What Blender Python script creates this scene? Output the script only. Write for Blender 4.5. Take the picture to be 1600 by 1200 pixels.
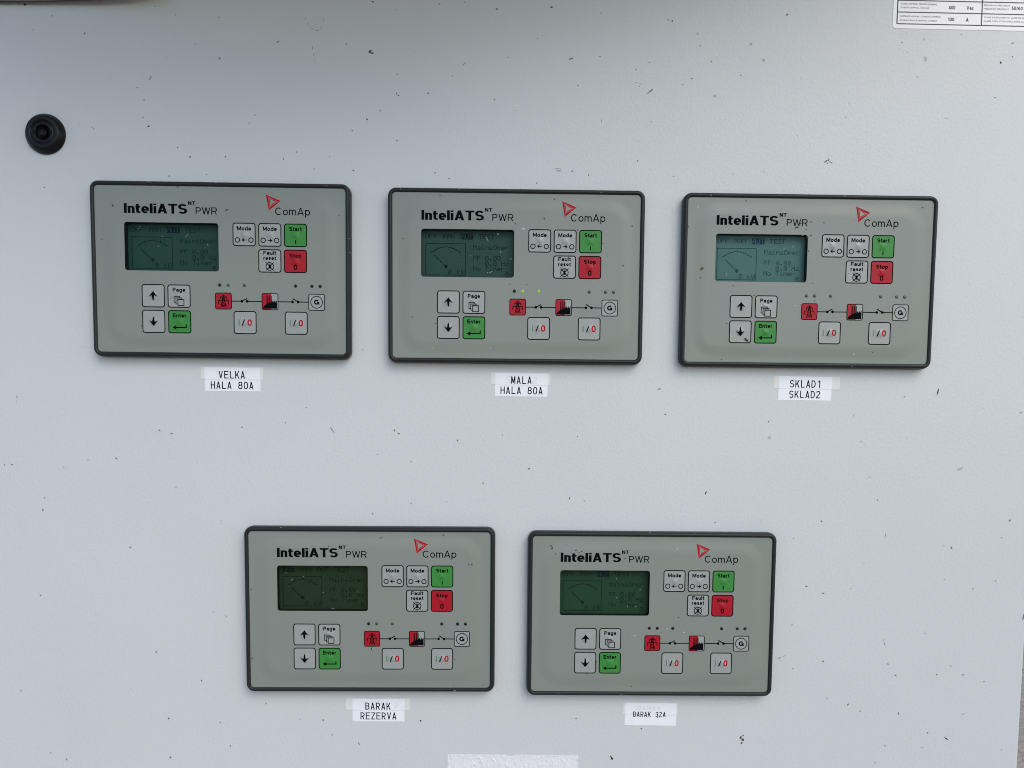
import bpy, bmesh, math, random
from mathutils import Vector, Matrix
from mathutils.geometry import tessellate_polygon

for o in list(bpy.data.objects):
    bpy.data.objects.remove(o)
S = bpy.context.scene
COL = S.collection
PI = math.pi
R = math.radians
Z0 = 1.25                      # height of the door's reference point above the ground (m)

# ------------------------------------------------------------------ camera
cam_d = bpy.data.cameras.new('camera')
cam = bpy.data.objects.new('camera', cam_d)
COL.objects.link(cam)
S.camera = cam
cam_d.sensor_width = 36.0
cam_d.lens = 36.0 * 1200 / 1600
cam_d.shift_y = 140 / 1600
cam_d.clip_start = 0.02
cam_d.clip_end = 400
def _rot(a, b, c):
    return Matrix.Rotation(a, 3, 'X') @ Matrix.Rotation(b, 3, 'Y') @ Matrix.Rotation(c, 3, 'Z')
_B = Matrix(((1, 0, 0), (0, 0, -1), (0, 1, 0)))           # door frame (x right, y up, z out) -> world
cam.matrix_world = Matrix.Translation((0, -0.57246, Z0)) @ (_B @ _rot(-0.070701, -0.014933, 0.008536)).to_4x4()

# ------------------------------------------------------------------ sky and sun
SUN_EL, SUN_AZ = R(42), R(25)          # sun high, behind and right of the cabinet's front, hidden by cloud
W = bpy.data.worlds.new('World')
S.world = W
W.use_nodes = True
nt = W.node_tree
sky = nt.nodes.new('ShaderNodeTexSky')
sky.sky_type = 'NISHITA'
sky.sun_disc = False
sky.sun_elevation = SUN_EL
sky.sun_rotation = R(145)
sky.altitude = 300
sky.air_density = 1.0
sky.dust_density = 1.8
sky.ozone_density = 1.0
bg = nt.nodes['Background']
bg.inputs['Strength'].default_value = 0.10
nt.links.new(sky.outputs['Color'], bg.inputs['Color'])

sun_d = bpy.data.lights.new('sun', 'SUN')
sun_d.energy = 0.55
sun_d.angle = R(40)
sun_d.color = (1.0, 0.96, 0.91)
sun = bpy.data.objects.new('sun', sun_d)
COL.objects.link(sun)
# light comes from in front of the door (-Y), from the right and above
_dir = Vector((math.sin(SUN_AZ) * math.cos(SUN_EL), -math.cos(SUN_AZ) * math.cos(SUN_EL), math.sin(SUN_EL)))
sun.rotation_euler = _dir.to_track_quat('Z', 'Y').to_euler()
sun.location = (2, -3, 4)

vs = S.view_settings
S.cycles.filter_width = 1.0
vs.view_transform = 'Standard'
vs.look = 'None'
vs.exposure = 1.02
vs.gamma = 1.0
vs.use_curve_mapping = False

# ------------------------------------------------------------------ materials
def mat(name, col, rough=0.5, spec=0.5, **kw):
    m = bpy.data.materials.new(name)
    m.use_nodes = True
    p = m.node_tree.nodes['Principled BSDF']
    p.inputs['Base Color'].default_value = (*col, 1)
    p.inputs['Roughness'].default_value = rough
    p.inputs['Specular IOR Level'].default_value = spec
    for k, v in kw.items():
        p.inputs[k.replace('_', ' ')].default_value = v
    return m
def N(m, t, **kw):
    n = m.node_tree.nodes.new(t)
    for k, v in kw.items():
        setattr(n, k, v)
    return n
def L(m, a, b):
    m.node_tree.links.new(a, b)
def P(m):
    return m.node_tree.nodes['Principled BSDF']
def vary(m, col, amount, scale, coord='Object', detail=4):
    """small mottling of a base colour"""
    tc = N(m, 'ShaderNodeTexCoord'); no = N(m, 'ShaderNodeTexNoise')
    no.inputs['Scale'].default_value = scale; no.inputs['Detail'].default_value = detail
    L(m, tc.outputs[coord], no.inputs['Vector'])
    mx = N(m, 'ShaderNodeMix', data_type='RGBA')
    lo = tuple(c * (1 - amount) for c in col); hi = tuple(c * (1 + amount) for c in col)
    mx.inputs['A'].default_value = (*lo, 1); mx.inputs['B'].default_value = (*hi, 1)
    L(m, no.outputs['Fac'], mx.inputs['Factor'])
    L(m, mx.outputs['Result'], P(m).inputs['Base Color'])
    return tc, no
def bump(m, height_socket, strength, dist, prev=None):
    b = N(m, 'ShaderNodeBump')
    b.inputs['Strength'].default_value = strength
    b.inputs['Distance'].default_value = dist
    L(m, height_socket, b.inputs['Height'])
    if prev is not None:
        L(m, prev.outputs['Normal'], b.inputs['Normal'])
    L(m, b.outputs['Normal'], P(m).inputs['Normal'])
    return b

# door: grey powder coat with orange-peel texture
M_DOOR = mat('grey_powder_coat', (0.565, 0.592, 0.588), 0.36, 0.5)
tc, no = vary(M_DOOR, (0.565, 0.592, 0.588), 0.025, 6.0)
n1 = N(M_DOOR, 'ShaderNodeTexNoise'); n1.inputs['Scale'].default_value = 520; n1.inputs['Detail'].default_value = 2; n1.inputs['Distortion'].default_value = 0.6
mp = N(M_DOOR, 'ShaderNodeMapping'); mp.inputs['Scale'].default_value = (1.0, 1.0, 0.8)
L(M_DOOR, tc.outputs['Object'], mp.inputs['Vector']); L(M_DOOR, mp.outputs['Vector'], n1.inputs['Vector'])
n2 = N(M_DOOR, 'ShaderNodeTexNoise'); n2.inputs['Scale'].default_value = 9; n2.inputs['Detail'].default_value = 1
L(M_DOOR, tc.outputs['Object'], n2.inputs['Vector'])
b1 = bump(M_DOOR, n1.outputs['Fac'], 0.24, 0.0006)
bump(M_DOOR, n2.outputs['Fac'], 0.25, 0.004, b1)

M_FACE = mat('grey_membrane', (0.218, 0.240, 0.212), 0.42, 0.4)
tcf, _ = vary(M_FACE, (0.218, 0.240, 0.212), 0.03, 25)
# the membrane lies in a shallow pillow: a soft step follows its rim
sx = N(M_FACE, 'ShaderNodeSeparateXYZ'); L(M_FACE, tcf.outputs['Object'], sx.inputs['Vector'])
def mth(m, op, a, b=None, c=None):
    n = N(m, 'ShaderNodeMath', operation=op)
    for i, v in enumerate((a, b, c)):
        if v is None: continue
        if isinstance(v, (int, float)): n.inputs[i].default_value = v
        else: L(m, v, n.inputs[i])
    return n.outputs[0]
ax = mth(M_FACE, 'MAXIMUM', mth(M_FACE, 'SUBTRACT', mth(M_FACE, 'ABSOLUTE', sx.outputs['X']), 0.066), 0.0)
az = mth(M_FACE, 'MAXIMUM', mth(M_FACE, 'SUBTRACT', mth(M_FACE, 'ABSOLUTE', sx.outputs['Z']), 0.037), 0.0)
dd = mth(M_FACE, 'SQRT', mth(M_FACE, 'ADD', mth(M_FACE, 'MULTIPLY', ax, ax), mth(M_FACE, 'MULTIPLY', az, az)))
mr = N(M_FACE, 'ShaderNodeMapRange', interpolation_type='SMOOTHSTEP'); L(M_FACE, dd, mr.inputs['Value'])
mr.inputs['From Min'].default_value = 0.009; mr.inputs['From Max'].default_value = 0.02
mr.inputs['To Min'].default_value = 1; mr.inputs['To Max'].default_value = 0
rn = N(M_FACE, 'ShaderNodeTexNoise'); rn.inputs['Scale'].default_value = 30; rn.inputs['Detail'].default_value = 5; rn.inputs['Distortion'].default_value = 0.8
oi = N(M_FACE, 'ShaderNodeObjectInfo'); av = N(M_FACE, 'ShaderNodeVectorMath', operation='ADD')
L(M_FACE, tcf.outputs['Object'], av.inputs[0]); L(M_FACE, oi.outputs['Location'], av.inputs[1])   # each plate greasy in its own way
L(M_FACE, av.outputs['Vector'], rn.inputs['Vector'])
rm = N(M_FACE, 'ShaderNodeMapRange'); L(M_FACE, rn.outputs['Fac'], rm.inputs['Value'])
rm.inputs['From Min'].default_value = 0.2; rm.inputs['From Max'].default_value = 0.8
rm.inputs['To Min'].default_value = 0.29; rm.inputs['To Max'].default_value = 0.43
L(M_FACE, rm.outputs['Result'], P(M_FACE).inputs['Roughness'])
bb = bump(M_FACE, mr.outputs['Result'], 0.8, 0.0010)
n3 = N(M_FACE, 'ShaderNodeTexNoise'); n3.inputs['Scale'].default_value = 1800; n3.inputs['Detail'].default_value = 1
L(M_FACE, tcf.outputs['Object'], n3.inputs['Vector'])
bump(M_FACE, n3.outputs['Fac'], 0.12, 0.0001, bb)

M_KEY = mat('pale_grey_key', (0.30, 0.318, 0.30), 0.32, 0.45)
M_GREEN = mat('green_key', (0.038, 0.225, 0.040), 0.42, 0.3)
M_RED = mat('red_key', (0.36, 0.005, 0.016), 0.42, 0.25)
M_INK = mat('black_ink', (0.003, 0.004, 0.005), 0.7, 0.02)
M_INK2 = mat('label_ink', (0.004, 0.005, 0.008), 0.7, 0.02)
M_GHOST = mat('faded_ink', (0.66, 0.675, 0.71), 0.5)
M_GI = mat('green_ink', (0.075, 0.22, 0.09), 0.45)
M_RI = mat('red_ink', (0.40, 0.006, 0.016), 0.6, 0.05)
M_BEZEL = mat('black_plastic', (0.0125, 0.014, 0.0145), 0.45, 0.32)
tc, no = vary(M_BEZEL, (0.0125, 0.014, 0.0145), 0.25, 40)
n4 = N(M_BEZEL, 'ShaderNodeTexNoise'); n4.inputs['Scale'].default_value = 900; L(M_BEZEL, tc.outputs['Object'], n4.inputs['Vector'])
bump(M_BEZEL, n4.outputs['Fac'], 0.25, 0.0002)
M_WELL = mat('dark_well', (0.006, 0.008, 0.007), 0.7, 0.1)
M_LOCK = mat('black_lock_plastic', (0.005, 0.005, 0.006), 0.38, 0.25)
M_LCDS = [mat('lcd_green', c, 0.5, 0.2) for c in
          ((0.012, 0.052, 0.036), (0.017, 0.062, 0.043), (0.058, 0.153, 0.138), (0.014, 0.034, 0.012), (0.013, 0.050, 0.025))]  # third panel paler: a window reflection painted into its colour
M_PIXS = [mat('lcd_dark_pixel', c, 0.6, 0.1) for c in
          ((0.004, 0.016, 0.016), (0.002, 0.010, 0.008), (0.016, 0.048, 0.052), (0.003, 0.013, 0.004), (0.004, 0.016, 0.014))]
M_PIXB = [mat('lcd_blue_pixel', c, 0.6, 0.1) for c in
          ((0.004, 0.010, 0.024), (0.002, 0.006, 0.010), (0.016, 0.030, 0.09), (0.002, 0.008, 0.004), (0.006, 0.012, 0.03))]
M_LED = mat('led_off', (0.008, 0.011, 0.010), 0.4, 0.25)
M_LEDG = mat('led_off_grey', (0.05, 0.056, 0.054), 0.3)
M_LEDO = mat('led_dim', (0.055, 0.075, 0.022), 0.25)
M_LEDL = mat('led_lit', (0.12, 0.24, 0.02), 0.25, Emission_Color=(0.40, 0.66, 0.05, 1), Emission_Strength=0.2)
# clear window over the display
M_WIN = bpy.data.materials.new('clear_window'); M_WIN.use_nodes = True
_t = M_WIN.node_tree; _t.nodes.remove(_t.nodes['Principled BSDF'])
_a = _t.nodes.new('ShaderNodeBsdfTransparent'); _a.inputs['Color'].default_value = (0.93, 0.95, 0.94, 1)
_g = _t.nodes.new('ShaderNodeBsdfGlossy'); _g.inputs['Roughness'].default_value = 0.12
_m = _t.nodes.new('ShaderNodeMixShader'); _f = _t.nodes.new('ShaderNodeFresnel'); _f.inputs['IOR'].default_value = 1.13
_t.links.new(_f.outputs[0], _m.inputs[0]); _t.links.new(_a.outputs[0], _m.inputs[1]); _t.links.new(_g.outputs[0], _m.inputs[2])
_t.links.new(_m.outputs[0], _t.nodes['Material Output'].inputs['Surface'])

M_LABEL = mat('white_label', (0.80, 0.815, 0.845), 0.35)
vary(M_LABEL, (0.80, 0.815, 0.845), 0.03, 60)
M_OLD = mat('cream_label', (0.70, 0.70, 0.66), 0.4)
vary(M_OLD, (0.70, 0.70, 0.66), 0.05, 90)
M_PLATE = mat('white_plate', (0.88, 0.87, 0.865), 0.4)
vary(M_PLATE, (0.88, 0.87, 0.865), 0.04, 50)
M_PINK = mat('plate_ink', (0.035, 0.036, 0.042), 0.5)
M_PINK2 = mat('plate_small_ink', (0.05, 0.05, 0.075), 0.5)
M_FOIL = mat('white_embossed_vinyl', (0.74, 0.74, 0.76), 0.35)
tc, _ = vary(M_FOIL, (0.74, 0.74, 0.76), 0.03, 40)
mpf = N(M_FOIL, 'ShaderNodeMapping'); mpf.inputs['Rotation'].default_value = (0, R(55), 0); mpf.inputs['Scale'].default_value = (420, 420, 240)
L(M_FOIL, tc.outputs['Object'], mpf.inputs['Vector'])
vf = N(M_FOIL, 'ShaderNodeTexNoise'); vf.inputs['Scale'].default_value = 1.0; vf.inputs['Detail'].default_value = 2
L(M_FOIL, mpf.outputs['Vector'], vf.inputs['Vector'])
mrf = N(M_FOIL, 'ShaderNodeMapRange'); mrf.inputs['From Min'].default_value = 0.5; mrf.inputs['From Max'].default_value = 0.72
L(M_FOIL, vf.outputs['Fac'], mrf.inputs['Value'])
bump(M_FOIL, mrf.outputs['Result'], 0.4, 0.0008)
M_PLASTIC = mat('pouch_plastic', (0.22, 0.185, 0.145), 0.25)
M_PAPER = mat('pouch_paper', (0.55, 0.55, 0.52), 0.6)
M_PURPLE = mat('pouch_edge', (0.05, 0.045, 0.05), 0.3)
M_DIRT = mat('dark_dirt', (0.055, 0.053, 0.052), 0.8, 0.2)
M_BROWN = mat('brown_dirt', (0.09, 0.055, 0.028), 0.8)
M_GREYD = mat('grey_dirt', (0.24, 0.25, 0.26), 0.7)
M_FAINT = mat('faint_stain', (0.40, 0.42, 0.43), 0.6)
M_RUST = mat('rust', (0.26, 0.13, 0.045), 0.8)
M_PALE = mat('pale_dust', (0.20, 0.24, 0.22), 0.8)
M_SEED = mat('brown_seed', (0.075, 0.035, 0.022), 0.6)
M_GROUND = mat('gravel', (0.36, 0.305, 0.24), 0.9)
tc, no = vary(M_GROUND, (0.36, 0.305, 0.24), 0.45, 38, detail=8)
bump(M_GROUND, no.outputs['Fac'], 0.8, 0.02)

# ------------------------------------------------------------------ mesh helpers (millimetres: x right, y up, h out of the door)
def V(x, y, h):
    return Vector((x, -h, y)) * 0.001
class MB:
    def __init__(self):
        self.v = []; self.f = []; self.m = []; self.mats = []
    def mi(self, m):
        if m not in self.mats: self.mats.append(m)
        return self.mats.index(m)
    def add(self, pts, faces, m):
        b = len(self.v); i = self.mi(m)
        self.v += [V(*p) for p in pts]
        self.f += [tuple(b + k for k in f) for f in faces]
        self.m += [i] * len(faces)
    def poly(self, loops, h, m):
        """flat area with holes; h is a number or a function of (x, y)"""
        hf = h if callable(h) else (lambda x, y: h)
        pts = [p for l in loops for p in l]
        tri = [tuple(reversed(t)) for t in tessellate_polygon([[Vector((x, y, 0)) for x, y in l] for l in loops])]
        if callable(h):                      # split long triangles so that print follows a curved key
            todo = [tuple(pts[i] for i in t) for t in tri]; done = []
            while todo:
                a, b, c = todo.pop()
                e = [(math.dist(a, b), 0), (math.dist(b, c), 1), (math.dist(c, a), 2)]
                ln, k = max(e)
                if ln < 0.9: done.append((a, b, c)); continue
                a, b, c = ((a, b, c), (b, c, a), (c, a, b))[k]
                q = ((a[0] + b[0]) / 2, (a[1] + b[1]) / 2)
                todo += [(a, q, c), (q, b, c)]
            pts = [p for t in done for p in t]
            tri = [(3 * i, 3 * i + 1, 3 * i + 2) for i in range(len(done))]
        self.add([(x, y, hf(x, y)) for x, y in pts], tri, m)
    def slab(self, loop, h0, h1, m):
        self.poly([loop], h1, m)
        n = len(loop)
        self.add([(x, y, h0) for x, y in loop] + [(x, y, h1) for x, y in loop],
                 [(i, (i + 1) % n, n + (i + 1) % n, n + i) for i in range(n)], m)
    def rings(self, rings, m, close=False):
        """rings: list of equal-length lists of (x, y, h)"""
        n = len(rings[0]); pts = [p for r in rings for p in r]; fs = []
        for k in range(len(rings) - 1):
            for i in range(n):
                fs.append((k * n + i, k * n + (i + 1) % n, (k + 1) * n + (i + 1) % n, (k + 1) * n + i))
        if close:
            fs.append(tuple((len(rings) - 1) * n + i for i in range(n)))
        self.add(pts, fs, m)
    def stroke(self, pts, w, h, m, closed=False):
        """a line of even width with mitred corners"""
        hf = h if callable(h) else (lambda x, y: h)
        P0 = [Vector(p) for p in pts]
        if callable(h):
            P1 = []
            for i in range(len(P0) if closed else len(P0) - 1):
                a, b = P0[i], P0[(i + 1) % len(P0)]
                k = max(1, int((b - a).length / 0.6))
                P1 += [a + (b - a) * j / k for j in range(k)]
            if not closed: P1.append(P0[-1])
            P0 = P1
        n = len(P0); lf = []; rt = []
        for i, p in enumerate(P0):
            a = P0[i - 1] if (i > 0 or closed) else None
            b = P0[(i + 1) % n] if (i < n - 1 or closed) else None
            d1 = (p - a).normalized() if a is not None else (b - p).normalized()
            d2 = (b - p).normalized() if b is not None else d1
            n1 = Vector((-d1.y, d1.x)); n2 = Vector((-d2.y, d2.x))
            mv = n1 + n2
            mv = n1 if mv.length < 0.2 else mv / mv.length / max(0.5, (mv / mv.length).dot(n1))
            lf.append(p + mv * w / 2); rt.append(p - mv * w / 2)
        V_ = [(q.x, q.y, hf(q.x, q.y)) for q in lf + rt]
        self.add(V_, [(i, n + i, n + (i + 1) % n, (i + 1) % n) for i in range(n if closed else n - 1)], m)
    def stext(self, s, x0, y0, h, m, cap, width=None, w=0.14, align='l', gap=0.13, narrow=1.0):
        """print in a plain sans drawn with even strokes; y0 is the baseline, w the stroke as a share of the capital height"""
        items = []; x = 0.0
        for ch in s:
            if ch == ' ': x += 0.32; continue
            gw = w if ch in 'Ili' else GW[ch] * narrow + (w - 0.14) * (2.0 if ch in 'mWM' else 1.1)
            items.append((ch, x, gw)); x += gw + gap
        tot = x - gap
        kx = width / tot if width else cap
        off = {'l': 0, 'c': -tot * kx / 2, 'r': -tot * kx}[align]
        for ch, gx, gw in items:
            self.sglyph(ch, x0 + off + gx * kx, y0, kx, cap, gw, w, h, m)
    def sglyph(self, ch, X0, Y0, kx, ky, W_, w, h, m):
        dz = 0.0
        for kind, pts, closed in glyph_strokes(ch, W_, w):
            hf = (lambda x, y, z=dz: h(x, y) + z) if callable(h) else h + dz
            dz += 0.004
            if kind == 'poly':
                self.poly([[(X0 + x * kx, Y0 + y * ky) for x, y in pts]], hf, m)
            else:
                k = MB(); k.stroke(pts, w, 0, m, closed)     # offset in glyph units, then scale
                if callable(hf):
                    for f in k.f:
                        self.poly([[(X0 + k.v[i].x * 1000 * kx, Y0 + k.v[i].z * 1000 * ky) for i in f]], hf, m)
                else:
                    self.add([(X0 + v.x * 1000 * kx, Y0 + v.z * 1000 * ky, hf) for v in k.v], k.f, m)
    def ring(self, cx, cy, r, w, h, m, n=28):
        a = [(cx + (r + w / 2) * math.cos(t), cy + (r + w / 2) * math.sin(t)) for t in [2 * PI * i / n for i in range(n)]]
        b = [(cx + (r - w / 2) * math.cos(t), cy + (r - w / 2) * math.sin(t)) for t in [2 * PI * i / n for i in range(n)]]
        hf = h if callable(h) else (lambda x, y: h)
        self.rings([[(x, y, hf(x, y)) for x, y in a], [(x, y, hf(x, y)) for x, y in b]], m)
    def disc(self, cx, cy, r, h, m, n=20):
        self.poly([circle(cx, cy, r, n)], h, m)
    def text(self, s, x0, y0, h, m, cap=None, width=None, fat=0.0, align='l', space=1.0):
        """y0 is the baseline, cap the height of a capital; width squeezes the line to fit"""
        vs_, fs = glyphs(s, fat, space)
        k = cap / CAP
        xs = [v[0] for v in vs_]; lo, hi = min(xs), max(xs)
        kx = (width / (hi - lo)) if width else k
        off = {'l': -lo * kx, 'c': -(lo + hi) / 2 * kx, 'r': -hi * kx}[align]
        hf = h if callable(h) else (lambda x, y: h)
        pts = [(x0 + off + x * kx, y0 + y * k) for x, y in vs_]
        self.add([(x, y, hf(x, y)) for x, y in pts], fs, m)
    def build(self, name, parent=None, smooth=False, fix=False):
        me = bpy.data.meshes.new(name)
        me.from_pydata(self.v, [], self.f)
        for m in self.mats: me.materials.append(m)
        me.polygons.foreach_set('material_index', self.m)
        if fix or smooth:
            bm = bmesh.new(); bm.from_mesh(me)
            bmesh.ops.remove_doubles(bm, verts=bm.verts, dist=1e-7)
            bmesh.ops.recalc_face_normals(bm, faces=bm.faces)
            bm.to_mesh(me); bm.free()
        if smooth:
            me.polygons.foreach_set('use_smooth', [True] * len(me.polygons))
        me.update()
        o = bpy.data.objects.new(name, me)
        COL.objects.link(o)
        if parent is not None: o.parent = parent
        return o
GW = dict(n=.60, t=.40, e=.66, A=.90, T=.80, S=.78, N=.80, P=.74, W=1.2, R=.80, C=.90, o=.68, m=.98, p=.68, M=.94, d=.68, a=.64, r=.40,
          F=.70, u=.60, s=.60, E=.74, g=.68, G=.92, V=.86, L=.66, K=.82, H=.80, D=.82, B=.78, Z=.76, O=.94)
GW.update({'4': .68, '5': .64, '6': .64, '/': .42, 'c': .62, 'z': .58, '0': .62, '1': .36, '2': .64, '3': .64, '8': .64})
def arc(cx, cy, rx, ry, a0, a1, n=14, e=1.0):
    out = []
    for i in range(n + 1):
        a = R(a0 + (a1 - a0) * i / n); c, s_ = math.cos(a), math.sin(a)
        out.append((cx + rx * math.copysign(abs(c) ** e, c), cy + ry * math.copysign(abs(s_) ** e, s_)))
    return out
XH = 0.735
def glyph_strokes(ch, W_, w):
    """strokes of one character in a box W_ wide and 1 high: (kind, points, closed)"""
    q = w / 2; l, r, b, t, c = q, W_ - q, q, 1 - q, W_ / 2
    ln = lambda *p: ('line', list(p), False)
    def dia(xa, ya, xb, yb):                     # slanting stem cut off level at both ends
        k = q * math.hypot(xb - xa, yb - ya) / abs(yb - ya)
        return ('poly', [(xa - k, ya), (xb - k, yb), (xb + k, yb), (xa + k, ya)][::1 if yb < ya else -1], False)
    def oval(y0, y1, x0=l, x1=r, e=0.9):
        return ('line', arc((x0 + x1) / 2, (y0 + y1) / 2, (x1 - x0) / 2, (y1 - y0) / 2, 0, 360, 28, e)[:-1], True)
    xt = XH - q
    ry = (1 - w) / 4; rx = (r - l) / 2
    k = q * 1.12
    if ch in 'Il': return [ln((q, 0), (q, 1))]
    if ch == 'i': return [ln((q, 0), (q, XH)), ln((q, 1 - w * 0.95), (q, 1))]
    if ch == '1': return [ln((r, 0), (r, 1)), ln((r - 0.02, 0.9), (l - q * .6, 0.74))]
    if ch == 'n': return [ln((l, 0), (l, XH)), ('line', [(l + q * .5, xt - rx * 1.1)] + arc(c, xt - rx * .9, rx, rx * .9, 165, 0, 12, 0.85) + [(r, 0)], False)]
    if ch == 'u': return [ln((r, 0), (r, XH)), ('line', [(r - q * .5, b + rx * 1.1)] + arc(c, b + rx * .9, rx, rx * .9, -15, -180, 12, 0.85) + [(l, XH)], False)]
    if ch == 'm':
        c2 = W_ / 2; r1 = (c2 - l) / 2
        return [ln((l, 0), (l, XH))] + [('line', arc((x0 + x1) / 2, xt - r1, r1, r1, 165, 0, 10, 0.85) + [(x1, 0)], False) for x0, x1 in ((l, c2), (c2, r))]
    if ch == 'r': return [ln((l, 0), (l, XH)), ('line', arc(r + .02, xt - (r - l), r - l, r - l, 170, 92, 8), False)]
    if ch == 't': return [('line', [(c - .03, .93), (c - .03, b + .1), (c + .03, b + .015), (c + .1, b), (W_, b)], False), ln((0, XH - q * .9), (W_, XH - q * .9))]
    if ch == 'e':
        ym = XH * .5
        return [('line', [(l, ym - q * .2), (r, ym - q * .2)] + arc(c, XH / 2, rx, XH / 2 - q, 4, 318, 22, 0.92)[1:], False)]
    if ch == 'o': return [oval(b, xt)]
    if ch in 'pdg':
        st = r if ch in 'dg' else l
        out = [oval(b, xt)]
        if ch == 'p': out.append(ln((l, -.28), (l, XH)))
        elif ch == 'd': out.append(ln((r, 0), (r, 1)))
        else: out.append(('line', [(r, XH)] + arc(c, -.08, rx, .2 - q, 0, -150, 10), False))
        return out
    if ch == 'a':
        return [('line', arc(c, xt - .2, rx, .2, 155, 0, 10) + [(r, 0)], False), oval(b, XH * .55, l, r)]
    if ch in 'Ss':
        H_ = 1.0 if ch == 'S' else XH
        y_ = (H_ - w) / 4
        return [('line', arc(c, H_ - q - y_, rx, y_, 22, 262, 14, .92) + arc(c, q + y_, rx, y_, 82, -158, 14, .92), False)]
    if ch in 'O0': return [oval(b, t, l, r, .82 if ch == '0' else .95)]
    if ch == 'C': return [('line', arc(c, .5, rx, .5 - q, 42, 318, 22), False)]
    if ch == 'G': return [('line', arc(c, .5, rx, .5 - q, 42, 340, 22), False), ln((c + .05, .45), (W_, .45)), ln((r, .5), (r, 0.04))]
    if ch == 'A':
        y_ = .27; f = y_
        return [dia(c, 1, k, 0), dia(c, 1, W_ - k, 0), ln((k + (c - k) * f, y_), (W_ - k - (c - k) * f, y_))]
    if ch == 'V': return [dia(k, 1, c, 0), dia(W_ - k, 1, c, 0)]
    if ch == 'W':
        x1, x2 = W_ * .28, W_ * .72
        return [dia(k, 1, x1, 0), dia(c, 1, x1, 0), dia(c, 1, x2, 0), dia(W_ - k, 1, x2, 0)]
    if ch == 'M': return [ln((l, 0), (l, 1)), ln((r, 0), (r, 1)), dia(l + q * .25, 1, c, .12), dia(r - q * .25, 1, c, .12)]
    if ch == 'N': return [ln((l, 0), (l, 1)), ln((r, 0), (r, 1)), dia(l + q * .3, 1, r - q * .3, 0)]
    if ch == 'H': return [ln((l, 0), (l, 1)), ln((r, 0), (r, 1)), ln((l, .52), (r, .52))]
    if ch == 'T': return [ln((0, t), (W_, t)), ln((c, 0), (c, 1 - w))]
    if ch == 'L': return [ln((l, 1), (l, 0)), ln((l + q, b), (W_, b))]
    if ch == 'E': return [ln((l, 0), (l, 1)), ln((l + q, b), (W_, b)), ln((l + q, t), (W_, t)), ln((l + q, .52), (W_ - .04, .52))]
    if ch == 'F': return [ln((l, 0), (l, 1)), ln((l + q, t), (W_, t)), ln((l + q, .49), (W_ - .06, .49))]
    if ch == 'K': return [ln((l, 0), (l, 1)), dia(W_ - k, 1, l + q, .36), dia(l + (r - l) * .42, .62, W_ - k, 0)]
    if ch == 'Z': return [ln((0, t), (W_, t)), ln((0, b), (W_, b)), dia(W_ - k, 1 - w * .6, k, w * .6)]
    if ch in 'PRB':
        ym = .46 if ch != 'B' else .53
        rh = (t - ym) / 2; x_ = r - (.03 if ch == 'B' else 0) - rh
        out = [ln((l, 0), (l, 1)), ('line', [(l + q, t), (x_, t)] + arc(x_, (t + ym) / 2, rh, rh, 85, -85, 10) + [(x_, ym), (l + q, ym)], False)]
        if ch == 'R': out.append(dia(x_ - .02, ym, W_ - k, 0))
        if ch == 'B':
            rh = (ym - b) / 2; x_ = r - rh
            out.append(('line', [(x_, ym)] + arc(x_, (b + ym) / 2, rh, rh, 85, -85, 10) + [(x_, b), (l + q, b)], False))
        return out
    if ch == 'D':
        x_ = l + (r - l) * .35
        return [ln((l, 0), (l, 1)), ('line', [(l + q, t)] + arc(x_, .5, r - x_, .5 - q, 90, -90, 16, .9) + [(l + q, b)], False)]
    if ch == '2': return [('line', arc(c, t - rx * .95, rx, rx * .95, 165, -32, 14) + [(l, b + w * .5)], False), ln((0, b), (W_, b))]
    if ch == '3': return [('line', arc(c, t - ry, rx * .94, ry, 155, -80, 12) + arc(c, b + ry, rx, ry, 80, -155, 12), False)]
    if ch == '8': return [oval(.53, t, l + .03, r - .03), oval(b, .53 + .0, l, r)]
    if ch == '4': return [ln((r - .1, 0), (r - .1, 1)), ln((0, .27), (W_, .27)), dia(r - .12, 1, l + .02, .3)]
    if ch == '5': return [ln((r, t), (l + q, t)), ln((l + q * .8, 1), (l, .46)), ('line', arc(c, .33, rx, .33 - q, 140, -155, 16), False)]
    if ch == '6': return [oval(b, .62), ('line', arc(r, .33, r - l, .62, 180, 108, 12), False)]
    if ch == '/': return [dia(W_ - k, 1, k, 0)]
    if ch == 'c': return [('line', arc(c, XH / 2, rx, XH / 2 - q, 42, 318, 20), False)]
    if ch == 'z': return [ln((0, xt), (W_, xt)), ln((0, b), (W_, b)), dia(W_ - k, XH - w * .6, k, w * .6)]
    return [oval(b, t)]
def circle(cx, cy, r, n=24):
    return [(cx + r * math.cos(2 * PI * i / n), cy + r * math.sin(2 * PI * i / n)) for i in range(n)]
def rr(cx, cy, w, h, r, n=6):
    """rounded rectangle, counter-clockwise"""
    out = []
    for sx_, sy_, a0 in ((1, 1, 0), (-1, 1, 90), (-1, -1, 180), (1, -1, 270)):
        ox, oy = cx + sx_ * (w / 2 - r), cy + sy_ * (h / 2 - r)
        for i in range(n + 1):
            a = R(a0 + 90 * i / n)
            out.append((ox + r * math.cos(a), oy + r * math.sin(a)))
    return out
_G = {}
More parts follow.
